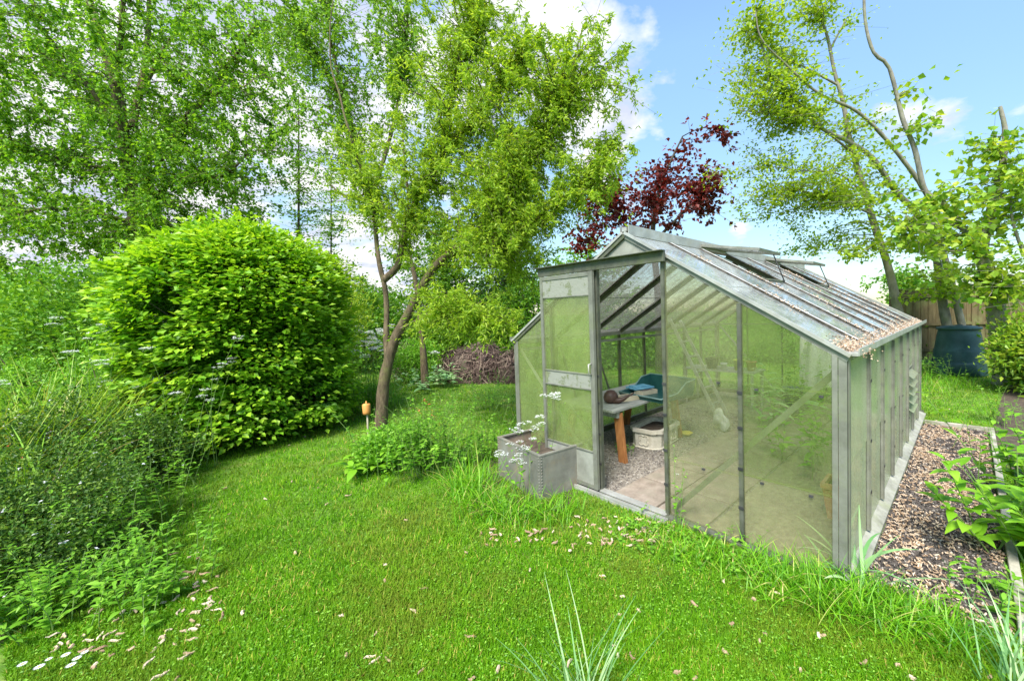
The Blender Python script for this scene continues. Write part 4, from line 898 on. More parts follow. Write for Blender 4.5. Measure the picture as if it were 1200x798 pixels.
tree('birch_tree', 'open crowned pale green tree behind the forked tree, sky showing between its twigs', 'tree',
     [([(497, 420, 9.5), (480, 300, 9.3), (425, 200, 9), (408, 130, 9), (390, 60, 9), (375, -30, 9)], .06, .02),
      ([(430, 250, 9), (460, 150, 9), (475, 60, 9), (480, -20, 9)], .05, .02), ([(408, 135, 9), (380, 80, 9), (350, 20, 9)], .04, .015)],
     [(400, 40, 9, 80, 80, 1.8, 130), (395, 150, 9, 55, 70, 1.4, 66), (470, 60, 9, 50, 80, 1.4, 70), (335, 30, 9, 45, 50, 1.2, 50)],
     LM_birch2, M_bark, nleaf=85, lsize=.07, lw=.6, spread=(.3, .2), droop=.6, hang=.35, twig_r=.006, subt=3)
tree('copper_maple', 'dark purple-red leaved maple rising behind the greenhouse ridge', 'tree',
     [([(775, 400, 11), (770, 330, 11), (765, 270, 11), (775, 215, 11), (800, 160, 11)], .14, .02), ([(768, 300, 11), (720, 250, 11), (695, 215, 11)], .05, .015), ([(770, 280, 11), (810, 240, 11), (840, 215, 11)], .05, .015)],
     [(765, 235, 11, 55, 42, 1.3, 40), (815, 190, 11, 24, 34, .8, 15), (825, 232, 11, 26, 28, .8, 13), (710, 235, 11, 38, 34, 1, 26), (690, 285, 11, 26, 26, .8, 12), (845, 170, 11, 6, 22, .3, 4)],
     LM_purple, M_barkd, nleaf=52, lsize=.12, lw=.85, spread=(.34, .2), droop=.3, twig_r=.01, subt=2)
BR = 10.2
tree('hornbeam', 'slim grey trunked tree leaning left beyond the greenhouse, with sprays of lime leaves', 'tree',
     [([(1070, 440, BR), (1052, 362, BR), (1040, 310, BR), (1024, 262, BR), (1010, 215, BR), (996, 165, BR), (988, 120, BR), (978, 85, BR), (970, 45, BR), (958, 8, BR), (955, -30, BR)], .125, .022),
      ([(1000, 180, BR), (960, 150, BR - .3), (915, 135, BR - .6), (868, 130, BR - .9)], .03, .012),
      ([(1020, 250, BR), (975, 232, BR - .3), (930, 222, BR - .5)], .03, .012), ([(1015, 230, BR), (985, 205, BR), (940, 200, BR - .2), (900, 195, BR - .3)], .03, .01),
      ([(982, 100, BR), (945, 80, BR), (905, 60, BR), (870, 25, BR)], .03, .01), ([(972, 60, BR), (985, 35, BR), (992, 22, BR)], .03, .015)],
     [(900, 60, BR - .3, 55, 50, 1.3, 46), (945, 20, BR, 60, 24, 1, 28), (915, 135, BR - .5, 65, 40, 1.4, 56), (930, 215, BR - .4, 90, 45, 1.5, 84), (985, 250, BR - .2, 60, 32, 1.3, 40), (1000, 160, BR, 40, 50, 1, 18), (960, 285, BR, 60, 15, 1, 16), (860, 100, BR - .6, 20, 12, .6, 6)],
     LM_lime, M_barkg, nleaf=58, lsize=.092, lw=.62, spread=(.48, .06), droop=.1, twig_r=.008, subt=3, upn=1.6)
tree('sycamore', 'thick trunked tree at the right edge with long bare limbs and broad bright leaves', 'tree',
     [([(1185, 440, 8), (1172, 390, 8), (1162, 330, 8), (1150, 300, 8), (1155, 270, 8), (1170, 220, 8), (1178, 160, 8), (1172, 125, 8)], .21, .03),
      ([(1152, 305, 8), (1130, 270, 8.1), (1100, 262, 8.2), (1060, 268, 8.2)], .05, .02),
      ([(1150, 300, 8), (1112, 245, 8.2), (1085, 225, 8.3), (1072, 175, 8.3), (1058, 140, 8.3), (1042, 80, 8.3), (1024, 62, 8.3), (1014, 25, 8.3), (1012, -30, 8.3)], .065, .022),
      ([(1200, 300, 7.6), (1185, 250, 7.6), (1190, 200, 7.6)], .03, .012)],
     [(1163, 175, 8, 16, 55, .6, 16), (1195, 230, 7.8, 24, 60, .8, 24), (1140, 230, 8, 55, 32, 1.2, 26), (1110, 285, 7.8, 50, 26, 1.1, 28), (1165, 325, 7.6, 40, 34, .9, 24), (1082, 150, 8.3, 22, 12, .5, 4), (1060, 235, 8.2, 40, 16, .9, 10), (1205, 330, 7.2, 24, 50, .8, 16), (1080, 110, 8.3, 12, 8, .3, 2)],
     LM_maple, M_barkg, nleaf=26, lsize=.13, lw=.9, spread=(.36, .14), droop=.3, twig_r=.008, subt=2, upn=1.1)
tree('leaning_tree', 'twin stemmed grey tree between the slim leaning trunk and the thick trunk', 'tree',
     [([(1118, 440, 10.30), (1112, 395, 10.30), (1104, 350, 10.30), (1098, 305, 10.30), (1090, 280, 10.30), (1075, 250, 10.30), (1050, 225, 10.18), (1022, 185, 10.06), (992, 165, 9.95), (962, 150, 9.83), (935, 120, 9.71), (905, 85, 9.59), (890, 45, 9.59), (882, 10, 9.59)], .13, .014),
      ([(1140, 440, 10.06), (1128, 385, 10.06), (1112, 320, 10.06), (1102, 285, 10.06), (1092, 240, 9.95), (1060, 190, 9.83), (1010, 135, 9.59), (960, 110, 9.36), (920, 75, 9.24), (892, 45, 9.13), (885, 10, 9.13)], .10, .012),
      ([(1100, 262, 10.06), (1060, 262, 10.06), (1020, 250, 10.06), (985, 235, 10.06)], .025, .01),
      ([(1110, 300, 10.06), (1080, 285, 9.59), (1040, 283, 9.36), (1000, 300, 9.13)], .022, .008)],
     [(920, 110, 9.59, 45, 45, .9, 26), (1030, 215, 9.95, 60, 30, 1, 16), (1085, 270, 9.83, 45, 30, .9, 22), (1020, 290, 9.36, 45, 14, .8, 12), (895, 30, 9.36, 22, 26, .5, 10), (1110, 325, 9.71, 36, 22, .8, 14), (1075, 345, 10.06, 30, 14, .8, 6)],
     LM_lime, M_barkg, nleaf=46, lsize=.11, lw=.75, spread=(.36, .1), droop=.15, twig_r=.007, subt=3, upn=1.4)
thin_tree('round mid green tree far behind the right hand fence', 1062, 360, 312, 20, 42, 60, LM_mid, 70, ls=.16, name='garden_tree', g=None, r0=.1)
thin_tree('tree with dense foliage far behind the fence, leftmost of the row beyond the greenhouse', 690, 400, 280, 18, 60, 110, LM_birch, 90, ls=.14, name='garden_tree', g='trees beyond the garden fence', r0=.12)
thin_tree('tall dark conifer-like tree behind the willow foliage', 600, 420, 130, 14, 52, 170, LM_dark, 120, ls=.11, name='garden_tree', g='trees beyond the garden fence', r0=.14)
thin_tree('mid green tree behind the compost heap, right of the forked trunk', 520, 410, 250, 15, 62, 150, LM_mid, 110, ls=.11, name='garden_tree', g='trees beyond the garden fence', r0=.12)
thin_tree('pale bushy tree behind the fence between shrub and forked trunk', 425, 400, 320, 18, 50, 90, LM_birch2, 90, ls=.13, name='garden_tree', g='trees beyond the garden fence', r0=.1)
thin_tree('leafy tree at the far left edge behind the tall bed plants', 30, 420, 315, 12, 70, 120, LM_birch, 90, ls=.11, name='garden_tree', g='trees beyond the garden fence', r0=.1)
thin_tree('low leafy tree behind the left flank of the clipped shrub', 110, 430, 345, 12, 50, 90, LM_mid, 90, ls=.10, name='garden_tree', g='trees beyond the garden fence', r0=.08)

# ---- hedges and bushes
def bush(name, label, cat, c, rad, n, lm, ls, lw=.6, shell=.55, stems=18, group=None, clump=140, csz=.16, flowers=0, fs=.02, fm=None, flat=.5, jl=1.0, mat_tw=None, dirup=.3, zmin=.02, lk=1.0):
    """leafy bush: clumps of leaves through an ellipsoid, twigs inside"""
    c = np.array(c, float); o = empty(name, (c[0], c[1], 0), label, cat, group); base = np.array([c[0], c[1], 0.])
    v = nz(rg.normal(size=(clump, 3))); r_ = shell + (1 - shell) * rg.random((clump, 1)) ** .6
    lump = 1 + lk * .10 * np.sin(v[:, :1] * 5 + c[0]) + lk * .10 * np.sin(v[:, 1:2] * 6 + v[:, 2:] * 4 + c[1]) + (lk - 1) * .13 * rg.normal(size=(clump, 1))
    cc = v * r_ * lump * np.array(rad); cc[:, 2] += c[2]; cc[:, :2] += c[:2]; cc = cc[cc[:, 2] > zmin]
    k = rg.integers(0, len(cc), n); q = rg.normal(size=(n, 3)) * csz * np.array([1, 1, flat]); P = cc[k] + q
    P = P[P[:, 2] > zmin]; n = len(P); out_ = nz(P - np.array([c[0], c[1], c[2] * .6]))
    Dd = out_ * .8 + rdir(n) * .8; Dd[:, 2] += dirup - .3; N = rg.normal(size=(n, 3)) * .55 + out_ * .35; N[:, 2] += .8
    L = ls * rg.uniform(.6, 1.3, n) * jl; V, F = leaves(P, Dd, N, L, L * lw, .12)
    parts = [(V, F, np.clip(rg.normal(.5, .24, n), 0, 1), 0)]
    npmesh('foliage', *[x for x in (parts[0][0], [parts[0][1]])], lm, o, rnd=parts[0][2], off=base)
    ps = []
    for j in range(min(stems, len(cc))):
        t = cc[j]; a = base + np.array([*(rg.normal(size=2) * min(.12, rad[0] * .2)), 0]); m_ = (a + t) / 2 + np.array([0, 0, .15 * rad[2]]); s = np.linspace(0, 1, 6)[:, None]
        ps.append(((1 - s) ** 2 * a + 2 * s * (1 - s) * m_ + s * s * t, np.linspace(.012, .003, 6) * (rad[2] + .4)))
    if ps: V, F = tubes_np(ps, 5); npmesh('stems', V, F, mat_tw or M_twig, o, off=base).name = 'stem'
    if flowers:
        kk = rg.integers(0, len(P), flowers); fc = P[kk] + out_[kk] * csz * .4; fv = []
        m = 5; cs = np.repeat(fc, m, 0); dd = rdir(len(cs), .4); nn_ = np.tile([0, 0, 1.], (len(cs), 1)) + rg.normal(size=(len(cs), 3)) * .3 + np.repeat(out_[kk], m, 0) * .5
        V, F = leaves(cs, dd, nn_, fs * rg.uniform(.7, 1.2, len(cs)), fs * .8, .05); npmesh('blossom', V, F, fm or LM_white, o, rnd=rg.random(len(cs)), off=base)
    return o

# the big clipped beech-like shrub, leaves in overlapping tiers
def tiered_shrub():
    c = D(293, 400, 6.2); cx, cy2 = c[0], c[1]; o = empty('clipped_shrub', (cx, cy2, 0), 'huge rounded clipped shrub of bright green tiered leaves on the lawn', 'shrub'); base = np.array([cx, cy2, 0.])
    H = 2.93; RX = 1.22; RY = 1.3
    n = 1500; u = rg.random(n); z = .12 + (H - .12) * u ** .9; th = rg.uniform(0, 2 * np.pi, n)
    def prof(z): t = z / H; return np.where(t < .12, .84 + t * 1.0, 1.0) * (1 - np.clip((t - .66) / .34, 0, 1) ** 2.8) ** .48
    rad = prof(z) * (1 + .07 * np.sin(th * 4 + z * 1.5) + .05 * np.sin(th * 9 - z * 4)) * rg.uniform(.84, 1.08, n)
    P0 = np.stack([cx + RX * rad * np.cos(th), cy2 + RY * rad * np.sin(th), z], 1)
    k2 = 520; a = rg.uniform(0, 2 * np.pi, k2); rr = rg.random(k2) ** .5 * .80; z2 = H * (1 - .13 * rr ** 2.2 / .5) + rg.normal(size=k2) * .05
    fld = np.sin(P0[:, 0] * 4.1 + P0[:, 2] * 3.3) + np.sin(P0[:, 0] * 2.3 - P0[:, 2] * 5.7 + P0[:, 1] * 3) + rg.normal(size=len(P0)) * .6
    P0 = P0[fld > -1.05]
    P0 = np.vstack([P0, np.stack([cx + RX * rr * np.cos(a), cy2 + RY * rr * np.sin(a), z2], 1)])
    outd = nz(P0 - np.array([cx, cy2, 0]) * [1, 1, 1] - np.stack([0 * P0[:, 0], 0 * P0[:, 0], P0[:, 2] * .75], 1))
    outd[:, 2] = np.clip(outd[:, 2], -.1, .7); outd = nz(outd)
    side = nz(np.cross(outd, [0, 0, 1.])); m = 52; N0 = len(P0)
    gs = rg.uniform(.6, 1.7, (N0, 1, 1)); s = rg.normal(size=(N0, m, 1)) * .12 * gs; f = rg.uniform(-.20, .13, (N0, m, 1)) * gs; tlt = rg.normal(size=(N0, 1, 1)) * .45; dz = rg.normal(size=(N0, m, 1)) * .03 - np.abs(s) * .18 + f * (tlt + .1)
    P = P0[:, None] + side[:, None] * s + outd[:, None] * f + np.array([0, 0, 1.]) * dz
    Dd = outd[:, None] + side[:, None] * np.sign(s) * .7 + rg.normal(size=(N0, m, 3)) * .35 + np.array([0, 0, -.25])
    N = np.array([0, 0, 1.]) + outd[:, None] * .7 + rg.normal(size=(N0, m, 3)) * .5
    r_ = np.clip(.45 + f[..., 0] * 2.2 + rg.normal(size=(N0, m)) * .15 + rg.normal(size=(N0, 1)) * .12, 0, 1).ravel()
    P, Dd, N = P.reshape(-1, 3), Dd.reshape(-1, 3), N.reshape(-1, 3); ok = P[:, 2] > .03; P, Dd, N, r_ = P[ok], Dd[ok], N[ok], r_[ok]
    L = .080 * rg.uniform(.65, 1.3, len(P)); V, F = leaves(P, Dd, N, L, L * .68, .10)
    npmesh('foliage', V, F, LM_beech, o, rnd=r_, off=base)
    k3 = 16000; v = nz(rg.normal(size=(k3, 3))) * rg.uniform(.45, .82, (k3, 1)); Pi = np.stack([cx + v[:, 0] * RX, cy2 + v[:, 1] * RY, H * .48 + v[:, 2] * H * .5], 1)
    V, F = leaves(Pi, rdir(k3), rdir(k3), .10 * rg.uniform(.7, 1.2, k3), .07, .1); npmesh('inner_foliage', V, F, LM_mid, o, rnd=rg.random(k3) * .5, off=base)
    ps = []
    for j in range(300):
        t = P0[rg.integers(0, N0)]; a_ = base + np.array([rg.normal() * .15, rg.normal() * .15, t[2] * .45]); s_ = np.linspace(0, 1, 6)[:, None]
        ps.append((a_ * (1 - s_) + t * s_ + np.array([0, 0, .15]) * (s_ * (1 - s_)), np.linspace(.02, .004, 6)))
    for j in range(5): ps.append((base + np.array([[rg.normal() * .12, rg.normal() * .12, 0], [rg.normal() * .2, rg.normal() * .2, 1.2], [rg.normal() * .4, rg.normal() * .4, 2.5]]), np.array([.07, .05, .02])))
    V, F = tubes_np(ps, 5); npmesh('branch', V, F, M_barkd, o, off=base)
tiered_shrub()
p = D(150, 400, 7.6); bush('hedge_shrub', 'looser darker green shrub merging with the left side of the clipped shrub', 'shrub', (p[0], p[1], 1.45), (1.5, 1.2, 1.35), 26000, LM_mid, .075, .65, .6, 30, None, 420, .2)
p = D(60, 400, 8.6); bush('hedge_shrub', 'mid green shrub behind the tall strappy plants at the left', 'shrub', (p[0], p[1], 1.3), (2.2, 1.2, 1.25), 22000, LM_birch, .08, .6, .6, 30, None, 380, .22)
p = D(-60, 400, 7); bush('hedge_shrub', 'dark shrub at the very left edge above the bed', 'shrub', (p[0], p[1], 1.2), (1.6, 1.2, 1.2), 14000, LM_mid, .08, .6, .6, 30, None, 300, .22)
p = D(375, 330, 8.6); bush('hedge_shrub', 'loose olive green shrub peeping over the right shoulder of the clipped shrub', 'shrub', (p[0], p[1], 1.7), (.9, .8, 1.2), 9000, LM_lime, .06, .5, .4, 60, None, 240, .2)
for px, d, wd, hh, lab, lm in ((560, 15, 2.2, 2.6, 'dense dark green hedge bush behind the compost heap, nearest the greenhouse', LM_dark), (470, 15.5, 2.0, 1.7, 'mid green hedge bush behind the forked trunk', LM_mid), (640, 13, 2.0, 2.8, 'tall leafy hedge bush just behind the left greenhouse eave', LM_mid), (520, 13.5, 1.6, 1.5, 'low leafy hedge bush left of the brushwood heap', LM_birch2),
                               (720, 12.5, 2.0, 1.6, 'green hedge bush seen through the greenhouse left side', LM_mid), (800, 13, 2.2, 1.7, 'green hedge bush seen through the middle of the greenhouse', LM_herb), (890, 13, 2.2, 1.7, 'green hedge bush seen through the far end of the greenhouse', LM_mid), (980, 12, 1.8, 1.5, 'green hedge bush behind the rear right of the greenhouse', LM_herb), (420, 13, 1.8, 2.5, 'leafy hedge bush beside the white cow parsley by the far fence', LM_mid)):
    p = D(px, 400, d); bush('hedge_bush', lab, 'hedge', (p[0], p[1], hh * .5), (wd, 1.0, hh * .52), int(9000 * wd * hh / 3), lm, .11, .6, .6, 16, 'hedge bushes beyond the lawn', 320, .25)

# brushwood heap and bark mound
M_brush = attrsurf('brushwood', [(0, (.035, .022, .018)), (.5, (.085, .055, .046)), (.8, (.16, .115, .09)), (1, (.26, .20, .15))])
def heap(name, label, cat, c, rad, n, L, mat, z0=0):
    v = nz(rg.normal(size=(n, 3))); v[:, 2] = np.abs(v[:, 2]); P = v * np.array(rad) * rg.uniform(.6, 1.02, (n, 1)) * (1 + .12 * np.sin(v[:, :1] * 7)); P += np.array([c[0], c[1], 0])
    Dd = np.cross(v, rdir(n)); Dd[:, 2] -= .2; Dd = nz(Dd); Ls = L * rg.uniform(.4, 1.4, n); V, F = ribbons(P, Dd, rg.normal(size=(n, 3)) * .12, np.cross(Dd, v) + .01, Ls, L * .045 * rg.uniform(.6, 1.8, n), 3, 'x')
    o = npmesh(name, V, F, mat, rnd=np.repeat(rg.random(n), 3), off=(c[0], c[1], 0)); o.location = (float(c[0]), float(c[1]), 0); tag(o, label, cat)
    b = blob('core', (0, 0, -rad[2] * .78), (rad[0] * .82, rad[1] * .82, rad[2] * .78), M_bed, None, None, .15, 3, parent=o); return o
p = D(560, 420, 10.8); heap('brushwood_heap', 'big purple-brown heap of cut brushwood beside the far lawn', 'heap', p, (1.15, .8, 1.0), 9000, .28, M_brush)
p = D(478, 425, 11.5); heap('bark_mound', 'smaller dark brown mound right of the forked trunk', 'heap', p, (.42, .5, 1.05), 4200, .16, M_brush)
p = D(597, 425, 10.2); heap('twig_heap', 'twiggy reddish heap against the left greenhouse corner', 'heap', p, (.42, .4, .85), 2600, .22, M_brush)

# ---- herbs: stems with leaves
def herb(name, label, cat, c, n, h, spread, lm, ll=.09, lw=.35, per=14, group=None, tilt=.25, umb=0, um=None, basal=False, us=.05, sr=.003, droopy=.35, dens=1.0, bare=.15):
    c = np.array([c[0], c[1], 0.]); o = empty(name, c, label, cat, group)
    ps = []; P = []; Dd = []; N = []; Ls = []; heads = []
    for i in range(n):
        a = c + np.array([*(rg.normal(size=2) * spread), 0]); hh = h * rg.uniform(.6, 1.15); l = np.array([*(rg.normal(size=2) * tilt), 1.]) * hh
        s = np.linspace(0, 1, 7)[:, None]; pt = a + l * s + np.array([*(rg.normal(size=2) * .12 * hh), -.06 * hh]) * s ** 2
        ps.append((pt, np.linspace(sr, sr * .4, 7))); heads.append(pt[-1])
        k = int(per * rg.uniform(.7, 1.3)); u = rg.uniform(bare, 1, k) ** (.9); q = a + l * u[:, None] + (pt[-1] - a - l) * u[:, None] ** 2
        th = rg.uniform(0, 6.28, k) if per > 8 else np.arange(k) * 2.4
        d = np.stack([np.cos(th), np.sin(th), .55 + rg.normal(size=k) * .25], 1); P.append(q); Dd.append(d); N.append(np.stack([-np.cos(th) * .5, -np.sin(th) * .5, np.ones(k)], 1) + rg.normal(size=(k, 3)) * .15)
        Ls.append(ll * rg.uniform(.6, 1.2, k) * (1.15 - .6 * u))
    V, F = tubes_np(ps, 5); npmesh('stem', V, F, M_stem, o, off=c)
    P, Dd, N, Ls = np.vstack(P), np.vstack(Dd), np.vstack(N), np.concatenate(Ls); B = np.zeros_like(P); B[:, 2] = -droopy
    V, F = midribs(P, Dd, B, nz(N), Ls, Ls * lw, 4, .2); npmesh('foliage', V, F, lm, o, rnd=np.repeat(np.clip(rg.normal(.5, .22, len(P)), 0, 1), 8), off=c, smooth=True)
    if umb:
        fc = []; rays = []
        for hd in [heads[j % len(heads)] for j in range(umb)]:
            hd = hd + rg.normal(size=3) * np.array([.05, .05, .03]); m = 12; sp = rdir(m) * us; sp[:, 2] = np.abs(sp[:, 2]) * .3 + us * .7
            for q in sp:
                rays.append((np.array([hd, hd + q * .6, hd + q]), np.full(3, .0009))); fc.append(hd + q + rg.normal(size=(9, 3)) * us * .13 * np.array([1, 1, .4]))
        fc = np.vstack(fc); V, F = tubes_np(rays, 3); npmesh('flower_stalk', V, F, M_stem, o, off=c)
        V, F = leaves(fc, rdir(len(fc), .3), np.tile([0, 0, 1.], (len(fc), 1)) + rg.normal(size=(len(fc), 3)) * .4, us * .17, us * .15, .05); npmesh('blossom', V, F, um or LM_white, o, rnd=rg.random(len(fc)), off=c)
    return o
def strap(name, label, cat, c, n, L, W, lm, spread=.08, arch=.5, group=None, up=1.2, K=7):
    c = np.array([c[0], c[1], 0.]); P = c + np.hstack([rg.normal(size=(n, 2)) * spread, np.zeros((n, 1))]); th = rg.uniform(0, 6.28, n)
    Dd = np.stack([np.cos(th), np.sin(th), up + rg.random(n) * up], 1); Dd = nz(Dd); B = np.stack([np.cos(th) * .35 + rg.normal(size=n) * .15, np.sin(th) * .35 + rg.normal(size=n) * .15, -arch * rg.uniform(.2, 1.2, n)], 1) * rg.uniform(.3, 1, (n, 1))
    S = np.stack([-np.sin(th), np.cos(th), rg.normal(size=n) * .3], 1); Ls = L * rg.uniform(.55, 1.1, n)
    V, F = ribbons(P, Dd, B, S, Ls, W * rg.uniform(.7, 1.2, n), K, 'blade'); o = npmesh(name, V, F, lm, rnd=np.repeat(rg.random(n), K), off=c, smooth=True); o.location = c.tolist(); tag(o, label, cat, group); return o

# ---- left bed
def B_(px, py, z=0): return G(px, py, z)
def bed_bush(px, d, h, rad, n, label, lm=LM_cot, fl=60, ls=.03, g=None, fs=.016, cs=.075, cl=110, nm='cotoneaster', fm=None, up=.3):
    p = D(px, 400, d); bush(nm, label, 'shrub', (p[0], p[1], h * .5), (rad, rad * .8, h * .52), n, lm, ls, .6, .45, 26, g, cl, cs, fl, fs, fm, .8, dirup=up, lk=2.2)
bed_bush(105, 4.15, .84, .70, 15000, 'small leaved shrub with tiny white flowers in the middle of the left bed', fl=130, ls=.032)
bed_bush(0, 3.7, .86, .72, 14000, 'dark small leaved shrub dotted with white at the left edge of the bed', fl=110, ls=.034)
bed_bush(25, 3.0, .72, .58, 15000, 'low glossy dark shrub at the front left of the bed', fl=70, ls=.026)
bed_bush(-25, 2.55, .55, .42, 12000, 'dark glossy shrub in the near left corner', fl=50, ls=.024)
bed_bush(165, 4.3, .62, .4, 6000, 'wispy grey-green shrub at the right of the bed next to the clipped shrub', LM_cot, 60, .028)
bed_bush(60, 5.4, 1.35, .9, 10000, 'loose green shrub behind the strappy plants', LM_herb, 60, .05, nm='leafy_shrub')
bed_bush(140, 5.3, 1.25, .6, 9000, 'loose green shrub touching the clipped shrub, white flowers above', LM_mid, 90, .05, nm='leafy_shrub', fs=.02)
for px, d, n_, h_, lab in ((8, 3.0, 34, 1.15, 'bright arching strap leaves nearest the camera at the left edge'), (38, 3.5, 30, 1.1, 'bright arching strap leaves right of the nearest ones')):
    p = D(px, 400, d); strap('strappy_plant', lab, 'plant', p, n_, h_, .020, LM_broad, .12, .75, 'strappy plants of the left bed', 1.9)
for k, (px, d, n_, L_s, lab) in enumerate(((20, 3.9, 70, 1.35, 'tall strappy bright leaved plant at the left edge'), (85, 4.8, 60, 1.35, 'tall grassy plant with browning stems in the left bed'), (-30, 3.3, 50, 1.1, 'arching strappy plant in the far left corner'), (55, 4.3, 46, 1.5, 'arching strappy plant beside the small leaved shrub'), (130, 4.9, 26, 1.1, 'thin grassy plant by the clipped shrub'))):
    p = D(px, 400, d); strap('strappy_plant', lab, 'plant', p, int(n_ * 5), L_s * 1.2, .013, LM_blade, .22, .8, 'strappy plants of the left bed', 1.8)
for px, d, h_, n_, lm_, ll_, lab in ((150, 3.6, .75, 14, LM_herb, .09, 'green stems rising through the small leaved shrubs near the lawn'), (70, 3.5, .85, 16, LM_herb, .10, 'leafy stems rising among the cotoneaster in mid bed'), (15, 3.0, .75, 12, LM_broad, .11, 'broad leaved stems at the left edge of the bed'), (110, 4.4, 1.15, 22, LM_broad, .10, 'tall leafy stems at the back of the bed by the clipped shrub'), (50, 4.6, 1.3, 22, LM_herb, .10, 'tall leafy stems behind the cotoneaster'), (-20, 3.9, 1.3, 22, LM_mid, .11, 'tall leafy stems at the far left back of the bed'), (175, 3.9, .6, 14, LM_herb, .07, 'small leafy stems at the right tip of the bed'), (95, 3.1, .62, 22, LM_herb, .085, 'bright leafy stems above the front weeds'), (45, 2.7, .55, 16, LM_herb, .08, 'bright leafy stems by the near left shrub'), (130, 3.9, .95, 20, LM_herb, .08, 'airy leafy stems in front of the clipped shrub'), (5, 4.3, 1.25, 24, LM_broad, .09, 'bright leafy stems below the strappy leaves at the edge'), (85, 5.0, 1.5, 26, LM_herb, .09, 'tallest leafy stems left of the clipped shrub')):
    p = D(px, 400, d); herb('border_perennial', lab, 'plant', p, n_, h_, .2, lm_, ll_, .35, 15, 'leafy perennials in the left bed')
p = D(45, 400, 3.9); herb('peony', 'plant with round leaves and a few red young leaves at the left', 'plant', p, 16, .95, .20, LM_broad, .10, .75, 10)
p = D(22, 400, 3.45); herb('rose_shoots', 'red-orange young leaves among the left bed plants', 'plant', p, 5, .95, .14, LM_red, .055, .6, 7)
for px, py, n_, h_, lab in ((75, 660, 14, .62, 'upright leafy weed clump in the middle of the bed front'), (120, 645, 16, .55, 'leafy weed clump right of the dark shrub'), (160, 650, 16, .45, 'leafy weed clump by the lawn edge'), (110, 700, 22, .36, 'low bright weed clump near the fallen catkins'), (195, 600, 12, .42, 'thin weed stems where the bed meets the lawn'), (165, 715, 18, .26, 'low leafy clump at the bed corner on the lawn'), (40, 740, 18, .30, 'low weed clump behind the daisies')):
    herb('weed_clump', lab, 'weed', B_(px, py), n_, h_, .14, LM_herb, .085, .34, 15, 'weed clumps along the bed front')
for px, py, n_, h_, lab in ((-10, 735, 22, .34, 'leafy weeds in the bottom left corner of the bed'), (25, 700, 24, .42, 'bright weeds in front of the near left shrub'), (75, 715, 24, .30, 'weed clump above the daisies'), (150, 690, 20, .34, 'weed clump between bed and fallen catkins')):
    herb('weed_clump', lab, 'weed', B_(px, py), n_, h_, .16, LM_herb, .08, .36, 14, 'weed clumps along the bed front')
def cowp(px, d, h, n, umb, lab, us=.05, sprd=.12, per=7, g='cow parsley plants'):
    p = D(px, 400, d); herb('cow_parsley', lab, 'wildflower', p, n, h, sprd, LM_herb, .07, .4, per, g, .16, umb, None, us=us, sr=.004)
cowp(118, 4.6, 1.62, 6, 14, 'cow parsley with white heads in front of the dark gap left of the shrub')
cowp(150, 4.9, 1.60, 8, 18, 'cow parsley with the broad white heads against the clipped shrub')
cowp(190, 4.7, 1.45, 6, 12, 'cow parsley leaning on the clipped shrub lower left')
cowp(235, 4.7, 1.25, 5, 8, 'short cow parsley in front of the clipped shrub')
cowp(412, 8.5, 1.35, 30, 60, 'large white drift of cow parsley right of the clipped shrub', .09, .35)
cowp(440, 9.6, 1.35, 20, 40, 'white cow parsley patch directly behind the forked trunk', .09, .3)
p = D(425, 400, 7.6); strap('grass_tussock', 'very tall bright grass clump between the clipped shrub and the forked trunk', 'grass tussock', p, 420, 1.0, .009, LM_tall, .30, .7, 'grass tussocks', 1.8, 5)
p = D(420, 400, 7.4); herb('nettle_patch', 'tall green nettle-like patch between clipped shrub and forked trunk', 'weed', p, 60, .95, .32, LM_herb, .08, .4, 18)
p = D(505, 400, 9.5); herb('rhubarb_clump', 'bluish broad leaved clump on the lawn behind the forked trunk', 'plant', p, 36, .55, .32, LM_glauc, .2, .5, 8)
p = D(488, 400, 10.6); bush('leafy_shrub', 'round mid green shrub before the smaller brown mound', 'shrub', (p[0], p[1], .55), (.6, .5, .55), 6000, LM_herb, .06, .6, .5, 14, None, 120, .12)
# plants at the foot of the forked tree
p = B_(500, 552); herb('geranium', 'bushy bright green plant at the foot of the forked tree', 'plant', p, 110, .80, .22, LM_herb, .07, .6, 16)
p = B_(460, 545); bush('low_shrub', 'dense low clump of small leaves beside the trunk base', 'shrub', (p[0], p[1], .2), (.33, .28, .24), 5000, LM_herb, .05, .65, .4, 12, None, 90, .08)
p = B_(440, 556); herb('foxglove', 'broad leaved rosette in front of the forked trunk', 'plant', p, 8, .28, .08, LM_broad, .26, .42, 6, tilt=.5)
p = B_(518, 520); herb('dead_seedhead', 'thin stem with brown crinkled leaves rising by the tree plants', 'plant', p, 3, .75, .05, LM_red, .07, .6, 6, bare=.7)
for px, py, h_, lab in ((560, 540, .55, 'leafy weed clump left of the metal tank'), (575, 480, .75, 'bright green sapling clump between brush heap and tank')):
    herb('weed_clump', lab, 'weed', B_(px, py), 26, h_, .16, LM_herb, .07, .5, 18, 'weed clumps by the tank')
# stake with clay cap
M_cane = surf('cane', [(.3, (.30, .26, .18)), (.7, (.48, .43, .32))], 9, 4, .8, bump=.1)
st = empty('cane_stake', B_(432, 527), 'short garden cane capped with an orange clay pot beside the forked trunk', 'stake')
MB().tube([(0, 0, 0), (.005, 0, .30), (.008, 0, .60)], .011, 8).build('cane', M_cane, st)
M_org = surf('orange clay', [(.3, (.42, .17, .04)), (.7, (.60, .29, .08))], 9, 4, .7, bump=.1)
MB().lathe([(.052, .47), (.056, .47), (.058, .50), (.062, .59), (.05, .605), (.012, .61), (.010, .64), (0, .642)], n=20).build('clay_cap', M_org, st).scale = (.8, .8, 1.0)
